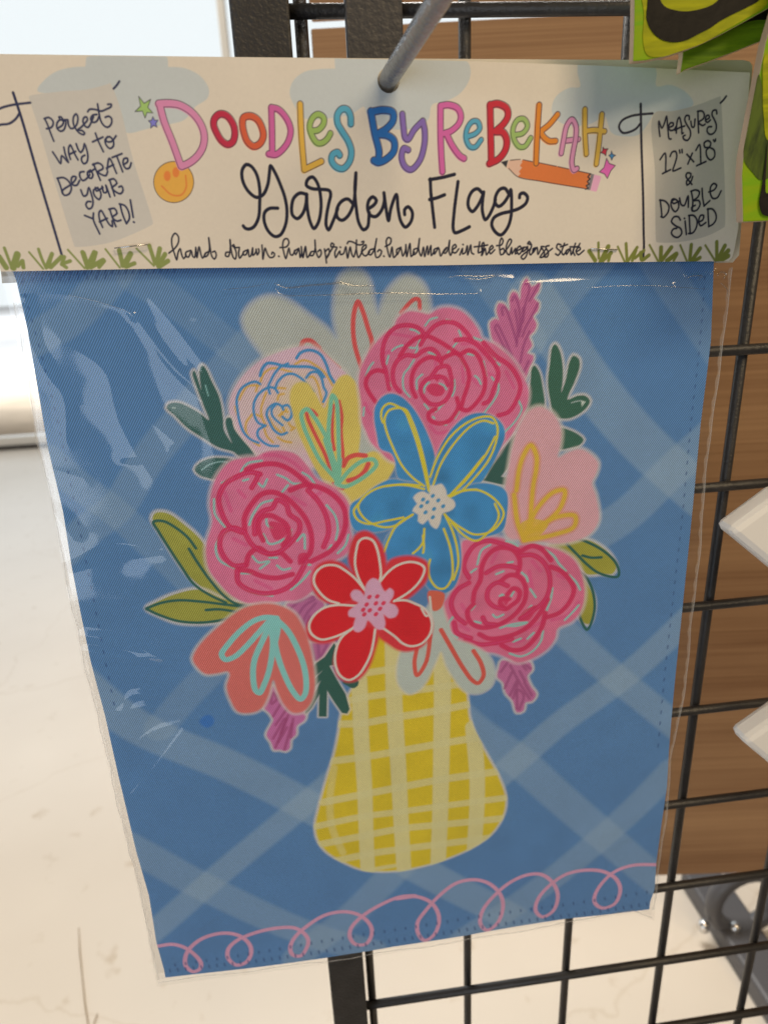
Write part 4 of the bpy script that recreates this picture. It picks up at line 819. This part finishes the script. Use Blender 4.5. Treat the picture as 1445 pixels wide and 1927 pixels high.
# ------------------------------------------------------------------ wire grid rack
black_powder = simple('black_hammered_paint', (.030, .029, .030), .42, bump=.35, bscale=620, vary=.2, vscale=90)
grid = empty('grid_rack', (0.08, 0, -.9), 'black metal wire grid display rack, behind the hanging flags', 'display rack')
ZT, ZB = .30, -.88
def wire(p, q):
    V, F = tube([p, q], .0029, 12); mk('wire', V, F, black_powder, grid, True)
from_bm('frame_post', box_bm((-.0248, -.014, ZB), (-.0005, .012, ZT), .0012), black_powder, grid)
wire((.0042, 0, ZB), (.0042, 0, ZT))
for i in range(1, 7): wire((i * .0762, 0, ZB), (i * .0762, 0, ZT))
for k in range(-3, 12): wire((-.0005, -.0056, -k * .0762), (.49, -.0056, -k * .0762))

# display hook with its back plate
hook_paint = simple('grey_hammered_paint', (.33, .33, .34), .24, .75, bump=.7, bscale=520)
hole = at_y(731, 149, KY); hk = empty('display_hook', (hole[0], 0, hole[2]), 'grey hammered metal hook passing through the hole of the header card', 'hook')
tip = at_y(829, -6, -.104); dirv = (tip - hole) / np.linalg.norm(tip - hole)
root = hole - dirv * ((hole[1] + .012) / dirv[1])
V, F = tube([root, hole, tip, tip + dirv * .05, tip + dirv * .06 + np.array([0, 0, .004]), tip + dirv * .068 + np.array([0, 0, .018])], .0037, 18)
mk('rod', V, F, hook_paint, hk, True)
pl0 = at_y(651, 60, -.0135); pl1 = at_y(759, 60, -.0135)
from_bm('back_plate', box_bm((pl0[0], -.0135, .012), (pl1[0], -.0098, .135), .0008), simple('plate_hammered_paint', (.045, .043, .045), .45, bump=.4, bscale=420), hk)

# ------------------------------------------------------------------ the flag package behind
def px_poly(y, s): return [(lambda p: (p[0], p[2]))(at_y(u, v, y)) for u, v in parse(s)]
bp = empty('packaged_garden_flag', (hole[0], -.040, hole[2]), 'second packaged flag hidden behind the front one, only its card edge and blue hem showing', 'garden flag', 'packaged garden flags on the hook')
back_card = simple('back_card', (.70, .66, .58), .6, vary=.03)
from_bm('header_card', prism(px_poly(-.0405, "-45,101 415,107 733,110 1150,112.5 1398,113 1410,116 1415,124 1390,480 1378,494 900,505 33,532 5,533"), -.0405, -.0401), back_card, bp)
blue_cloth = simple('blue_cloth', (.10, .20, .42), .8, vary=.05)
from_bm('flag_panel', prism(px_poly(-.0408, "40,520 1325,500 1205,1695 600,1780 325,1815"), -.0408, -.0402), blue_cloth, bp)
film, fnt = film_material('clear_film', .06, .8, .085)
from_bm('clear_sleeve', prism(px_poly(-.0414, "4,520 1335,500 1212,1706 296,1832"), -.0414, -.0413), film, bp)

# ------------------------------------------------------------------ the flag package in front
pk = empty('packaged_garden_flag', (hole[0], FY, hole[2]), 'front packaged blue plaid flag with yellow vase of flowers and cream header card', 'garden flag', 'packaged garden flags on the hook')
flag = sheet_mesh(FL, f_left, f_right, f_top, f_bot, 980, 1250, f_h, cloth_material(), pk, 'flag_panel')
hx, hz = hole[0], hole[2]
CM = card_material()
card = sheet_mesh(KD, k_left, k_right, k_top, k_bot, 1380, 372, k_h, CM, pk, 'header_card', hole=lambda x, z: (x - hx) ** 2 + ((z - hz + .0004) / 1.0) ** 2 < .0043 ** 2)
# hole rim and folded back half of the header
plain = simple('plain_card', (.80, .76, .68), .6)
from_bm('folded_back', prism(px_poly(-.0430, "-45,106 415,110 733,116 900,119 1150,128 1402,139 1375,440 1366,486 840,494 -40,505"), -.0430, -.0427), plain, pk)
for a, b in [("216,467", "278,460"), ("1112,468", "1161,470")]:
    A = at_y(*parse(a)[0], KY - .0011); B = at_y(*parse(b)[0], KY - .0011)
    V, F = tube([A + [0, .0006, 0], A, B, B + [0, .0006, 0]], .00028, 8); mk('staple', V, F, chrome, pk, True)

# clear sleeve: creased film over the flag
H = np.zeros((FL.nz, FL.nx), np.float32)
def crease(p, amp, wmm, closed=False):
    P = catmull(FL.px(parse(p)), closed, 4.0); pad = wmm / 1000 / FL.h; d = FL.dist(P, pad + 2)
    if d is None: return
    x0, x1, y0, y1, dd = d; t = np.clip(1 - dd / pad, 0, 1); t = t * t * (2 - t) if amp > 0 else t * t * (3 - 2 * t)
    H[y0:y1, x0:x1] += (amp / 1000) * t
for p, a, wv in [("25,522 50,548 130,555 240,585 250,592", .8, 5), ("250,588 330,690 392,740", .9, 4.5), ("285,562 340,625 388,685", .7, 4), ("48,560 60,640 95,710 120,745 128,830", .8, 6), ("95,880 160,900", .7, 6),
                 ("130,1050 210,1018 310,1030", .9, 8), ("135,1075 220,1062 300,1035", -.6, 7), ("168,1190 230,1200 305,1228", .8, 5), ("172,1218 240,1228 305,1228", .7, 4), ("200,1345 280,1322 350,1332", .8, 5), ("220,1422 290,1370 345,1352", .8, 3.5), ("250,1490 300,1430 348,1368", .6, 3), ("252,1500 262,1525 292,1545", .5, 3),
                 ("230,1330 255,1300 330,1310", .7, 4), ("150,760 250,770 330,830", .7, 14), ("120,640 200,700 230,800 290,900", .9, 14), ("230,860 320,850", .5, 5), ("380,600 460,700 470,760", .4, 7),
                 ("516,533 540,541 620,534 660,537 705,538", .5, 3), ("518,541 530,554 600,555 740,551 900,552", .5, 3), ("420,545 470,540 516,532", .4, 3), ("880,551 1100,538 1345,545", .25, 5), ("840,522 900,519 960,524", .4, 3), ("700,520 800,530", .35, 3),
                 ("1265,540 1290,575 1325,598", .7, 4), ("1285,522 1318,520 1340,528", .6, 3), ("1345,515 1362,530 1366,545", .8, 3), ("1255,560 1290,620 1275,700", .5, 7), ("1275,845 1240,900 1210,985", .6, 7), ("1190,995 1240,975 1295,955", .7, 5), ("1195,1050 1245,1065 1290,1090", .5, 5), ("1210,1110 1280,1105", .4, 3),
                 ("1040,1642 1120,1600 1215,1545", .7, 8), ("1130,1560 1240,1500", .5, 8), ("1180,1690 1230,1640", .5, 4), ("760,1660 900,1640", .3, 10), ("870,1550 980,1500 1060,1490", .3, 12), ("320,1760 340,1810", .5, 4), ("380,1735 410,1715", .5, 3), ("690,1075 760,1040 860,1046", .3, 6), ("640,1050 840,1036", .3, 3),
                 ("240,1620 290,1680 300,1760", .5, 7), ("340,640 420,900", .3, 16), ("1280,1180 1200,1260", .4, 6), ("1255,1400 1225,1470 1245,1530", .5, 5), ("60,900 140,1010", .5, 8)]:
    crease(p, a * 1.15, wv)
gx = FL.x0 + np.arange(FL.nx) * FL.h
slack = 0.25 + 0.75 * np.clip((0.02 - gx) / .09, 0, 1)[None, :]          # the film lies loose on the left, tight on the right
H += (slack * (0.0014 * smooth_noise(H.shape, 150) + 0.00022 * smooth_noise(H.shape, 45)) + 0.000006 * smooth_noise(H.shape, 20)).astype(np.float32)
s_left = edge_fn(FL, "N -16,400 8,500 18,531 39,620 76,845 104,963 122,1062 138,1141 158,1239 186,1345 210,1457 245,1602 268,1684 283,1772 296,1835 299,1850", 'z')
s_right = edge_fn(FL, "N 1385,420 1376,498 1362,618 1336,797 1323,931 1316,1011 1302,1154 1293,1243 1278,1338 1262,1426 1250,1540 1237,1654 1228,1700 1227,1728", 'z')
s_bot = edge_fn(FL, "N 280,1850 299,1846 620,1806 870,1768 1064,1735 1150,1716 1190,1712 1226,1726 1240,1727", 'x')
def s_h(x, z):
    gi = np.clip((x - FL.x0) / FL.h, 0, FL.nx - 1.01); gj = np.clip((FL.z1 - z) / FL.h, 0, FL.nz - 1.01)
    i, j = gi.astype(int), gj.astype(int); fi, fj = gi - i, gj - j
    h = H[j, i] * (1 - fi) * (1 - fj) + H[j, i + 1] * fi * (1 - fj) + H[j + 1, i] * (1 - fi) * fj + H[j + 1, i + 1] * fi * fj
    fade = np.clip((-0.0305 - z) / .006, 0, 1)
    return f_h(x, z) + .0012 + (.0006 + .5 * (h + np.sqrt(h * h + 2.5e-7))) * fade
def sheet_grid(left, right, top, bottom, nx, nz, height, y):
    t = np.linspace(0, 1, nz)[:, None]; u = np.linspace(0, 1, nx)[None, :]
    x = left(np.array(0.)) * (1 - u) + right(np.array(0.)) * u + 0 * t
    for _ in range(4):
        zt = top(x); zb = bottom(x); z = zt * (1 - t) + zb * t; x = left(z) * (1 - u) + right(z) * u
    V = np.stack([x, y - height(x, z), z], -1).reshape(-1, 3); i = np.arange(nx * nz).reshape(nz, nx)
    return V, np.stack([i[1:, :-1], i[1:, 1:], i[:-1, 1:], i[:-1, :-1]], -1).reshape(-1, 4)
V1, F1 = sheet_grid(s_left, s_right, lambda x: np.full_like(x, -.0215), s_bot, 600, 1150, s_h, FY)
V2, F2 = sheet_grid(s_left, s_right, lambda x: np.full_like(x, -.0215), s_bot, 60, 60, lambda x, z: 0 * x, -.0437)
VV = np.vstack([V1, V2]) - wloc(pk); FF = np.vstack([F1, F2 + len(V1)])
me = bpy.data.meshes.new('clear_sleeve'); me.vertices.add(len(VV)); me.vertices.foreach_set('co', VV.astype(np.float32).ravel())
me.loops.add(FF.size); me.loops.foreach_set('vertex_index', FF.astype(np.int32).ravel()); me.polygons.add(len(FF))
me.polygons.foreach_set('loop_start', np.arange(0, FF.size, 4, dtype=np.int32)); me.polygons.foreach_set('loop_total', np.full(len(FF), 4, np.int32))
me.polygons.foreach_set('use_smooth', np.ones(len(FF), bool)); me.update(calc_edges=True)
slv = link('clear_sleeve', me, film, pk)
# heat-sealed rim of the sleeve
def rim_material():
    m, nt, b = nmat('sealed_film_rim')
    b.inputs['Base Color'].default_value = (.82, .83, .84, 1); b.inputs['Roughness'].default_value = .12; b.inputs['Alpha'].default_value = .20
    return m
rimm = rim_material()
zz = np.linspace(-.034, -.4235, 150)
Zl = zz[zz > float(s_bot(np.array(-.119)))]; L_ = [(float(s_left(np.array(z))) + .0003 * math.sin(z * 160) + .0002 * math.sin(z * 371), FY - .0009 + .0006 * math.sin(z * 90), z) for z in Zl]
Zr = zz[zz > float(s_bot(np.array(.186)))]; R_ = [(float(s_right(np.array(z))) + .0003 * math.sin(z * 70) + .0002 * math.sin(z * 211), FY - .0009 + .0007 * math.sin(z * 77), z) for z in Zr]
xx = np.linspace(L_[-1][0], R_[-1][0], 90); B_ = [(x, FY - .0009 + .0005 * math.sin(x * 110), float(s_bot(np.array(x))) + .0002 * math.sin(x * 300)) for x in xx]
def ribbon(path, wdt, inward):
    V = []; F = []
    for i, p in enumerate(path):
        p = np.array(p); V += [p, p + np.array(inward) * wdt * (1 + .25 * math.sin(i * 1.7)) + np.array([0, -.0004, 0])]
        if i: F.append((2 * i - 2, 2 * i - 1, 2 * i + 1, 2 * i))
    return V, F
for pth, inw, wdt in [(L_, (1, 0, 0), .0013), (R_, (-1, 0, 0), .0016), (B_, (0, 0, 1), .0012)]:
    V, F = ribbon(pth, wdt, inw); mk('sealed_rim', V, F, rimm, slv, True)
    V, F = tube(pth, .00022, 6); mk('sealed_seam', V, F, rimm, slv, True)

fold = film_material('fold_film', .30, .6, .10)[0]
for p, r in [("516,533 540,541 580,537 620,534 642,532 660,537 705,538", .00046), ("518,541 524,550 535,555 600,555 740,551 820,553 900,552", .0003), ("840,522 860,519 900,520 930,519 905,525 870,524", .00022), ("1285,524 1300,519 1318,520 1308,526", .0002),
             ("1344,520 1352,512 1363,516 1356,524", .0003), ("1352,532 1363,545 1364,560", .0002), ("1100,541 1200,537 1330,544", .00014), ("420,545 470,540 505,533", .00014), ("130,555 180,566 240,585 252,592", .00016)]:
    P = catmull(FL.px(parse(p)), False, 4.0); X = FL.x0 + P[:, 0] * FL.h; Z = FL.z1 - P[:, 1] * FL.h
    V, F = tube([(x, FY - float(s_h(np.array([x]), np.array([z]))[0]) - .0001, z) for x, z in zip(X, Z)], [r * (.35 + .65 * math.sin(math.pi * (i + .5) / len(X))) * (1 + .12 * math.sin(i * .35)) for i in range(len(X))], 8)
    mk('fold_crease', V, F, fold, slv, True)

# ------------------------------------------------------------------ painted green boards hanging at the top right
def paint_material(name, c0, c1, scale, stretch=(1, 1, 1)):
    m, nt, b = nmat(name)
    tc = node(nt, 'ShaderNodeTexCoord'); mp = node(nt, 'ShaderNodeMapping'); mp.inputs['Scale'].default_value = stretch
    n = node(nt, 'ShaderNodeTexNoise'); n.inputs['Scale'].default_value = scale; n.inputs['Detail'].default_value = 9; n.inputs['Distortion'].default_value = 2.2; n.inputs['Roughness'].default_value = .6; mp.inputs['Rotation'].default_value = (0, -.5, 0)
    r = node(nt, 'ShaderNodeValToRGB'); r.color_ramp.elements[0].position = .35; r.color_ramp.elements[1].position = .62
    r.color_ramp.elements[0].color = tuple(c0) + (1,); r.color_ramp.elements[1].color = tuple(c1) + (1,)
    nt.links.new(tc.outputs['Object'], mp.inputs[0]); nt.links.new(mp.outputs[0], n.inputs['Vector']); nt.links.new(n.outputs['Fac'], r.inputs[0]); nt.links.new(r.outputs[0], b.inputs['Base Color'])
    bp_ = node(nt, 'ShaderNodeBump'); bp_.inputs['Strength'].default_value = .3; bp_.inputs['Distance'].default_value = .0006
    nt.links.new(n.outputs['Fac'], bp_.inputs['Height']); nt.links.new(bp_.outputs[0], b.inputs['Normal'])
    b.inputs['Roughness'].default_value = .6; b.inputs['Specular IOR Level'].default_value = .25; return m
lime = paint_material('lime_paint', (.34, .42, .004), (.20, .44, .006), 26, (.5, 1, 2.2))
moss = paint_material('moss_paint', (.10, .20, .006), (.20, .34, .008), 40, (.5, 1, 2.4))
dkgreen = paint_material('dark_green_paint', (.035, .055, .015), (.10, .15, .02), 45, (2, 1, .5))
blackp = paint_material('black_paint', (.006, .005, .004), (.014, .012, .009), 70)
yell = paint_material('yellow_green_paint', (.24, .27, .004), (.44, .46, .004), 30, (.45, 1, 2.6))
raw = simple('raw_board_edge', (.62, .48, .34), .8, bump=.4, bscale=300)
CROPS['V'] = (1180, 0, .1834); CROPS['X'] = (1360, 120, .166)
def board(label, y, th, outline, mat, strokes, loc):
    e = empty('painted_board', loc, label, 'painted board', 'painted green boards at the top right')
    P = [(p[0], p[1]) for p in catmull(np.array(px_poly(y, outline)), True, .004)] if outline.startswith('~') else px_poly(y, outline)
    o = from_bm('board', prism(P, y, y + th, .0005), mat, e); o.data.materials.append(raw)
    for f in o.data.polygons:
        if abs(f.normal.y) < .6: f.material_index = 1
    for i, (nm, mt, s) in enumerate(strokes):
        yy = y - .00025 * (i + 1)
        Q = catmull(np.array(px_poly(yy, s)), True, .0012)
        bmm = prism([tuple(q) for q in Q], yy, yy + .0002)
        from_bm(nm, bmm, mt, e)
def z_of(u, v, y): p = at_y(u, v, y); return (p[0], y, p[2])
board('lime green painted board with a thick black curved brush stroke, top right', -.074, .0035,
      "1196,-300 1193,0 1192,60 1190,116 1215,114 1250,107 1282,97 1320,82 1360,63 1400,41 1450,13 1560,-60 1760,-300 1200,-300", lime,
      [('yellow_paint_stroke', yell, "V 160,-200 170,150 160,420 200,560 330,585 560,520 800,430 1000,310 1250,170 1430,40 1440,-200"),
       ('black_paint_stroke', blackp, "V 230,-160 205,60 195,180 245,310 340,400 470,432 600,412 720,352 850,285 950,215 1100,135 1250,62 1360,-10 1400,-160 1000,-60 880,42 750,92 600,116 480,102 380,62 335,-10 320,-160")], z_of(1300, -60, -.074))
board('darker moss green painted board tucked behind the lime board with the black stroke', -.066, .0035,
      "1284,104 1279,138 1290,131 1330,117 1380,98 1450,70 1640,-20 1640,-300 1284,-300", moss,
      [('black_paint_stroke', blackp, "V 950,365 1050,312 1200,235 1330,205 1445,190 1500,60 1300,140 1100,270")], z_of(1380, -60, -.066))
board('green painted board with long pale raw edge, lowest of the boards at right', -.083, .0045,
      "1470,-20 1440,80 1428,140 1413,215 1398,292 1395,330 1397,418 1440,416 1540,408 1640,330 1760,200 1760,-200 1500,-200", lime,
      [('dark_green_paint_stroke', dkgreen, "X 405,120 430,200 450,420 470,700 540,900 560,1250 430,1320 330,1225 245,1110 232,1000 262,820 300,620 345,380"),
       ('yellow_paint_stroke', yell, "X 480,-100 450,300 460,600 500,860 600,860 620,-100"),
       ('black_paint_stroke', blackp, "X 505,880 470,1150 438,1400 410,1570 432,1680 475,1722 560,1715 560,1450 490,1470 480,1350")], z_of(1480, -10, -.083))

# white bevelled ornaments at the right
ceramic = simple('white_glaze', (.93, .92, .90), .35, vary=.02)
for lab, s in [("glossy white diamond shaped ornament at the right edge, the upper of the two", "1371,1002 1480,922 1592,1002 1480,1092"), ("glossy white diamond shaped ornament at the right edge, the lower of the two", "1397,1397 1500,1325 1605,1397 1500,1482")]:
    c0 = np.mean(px_poly(-.045, s), axis=0)
    o = from_bm('diamond_ornament', prism(px_poly(-.045, s), -.045, -.030, .0038), ceramic)
    o['label'] = lab; o['category'] = 'ornament'; o['group'] = 'white diamond ornaments'
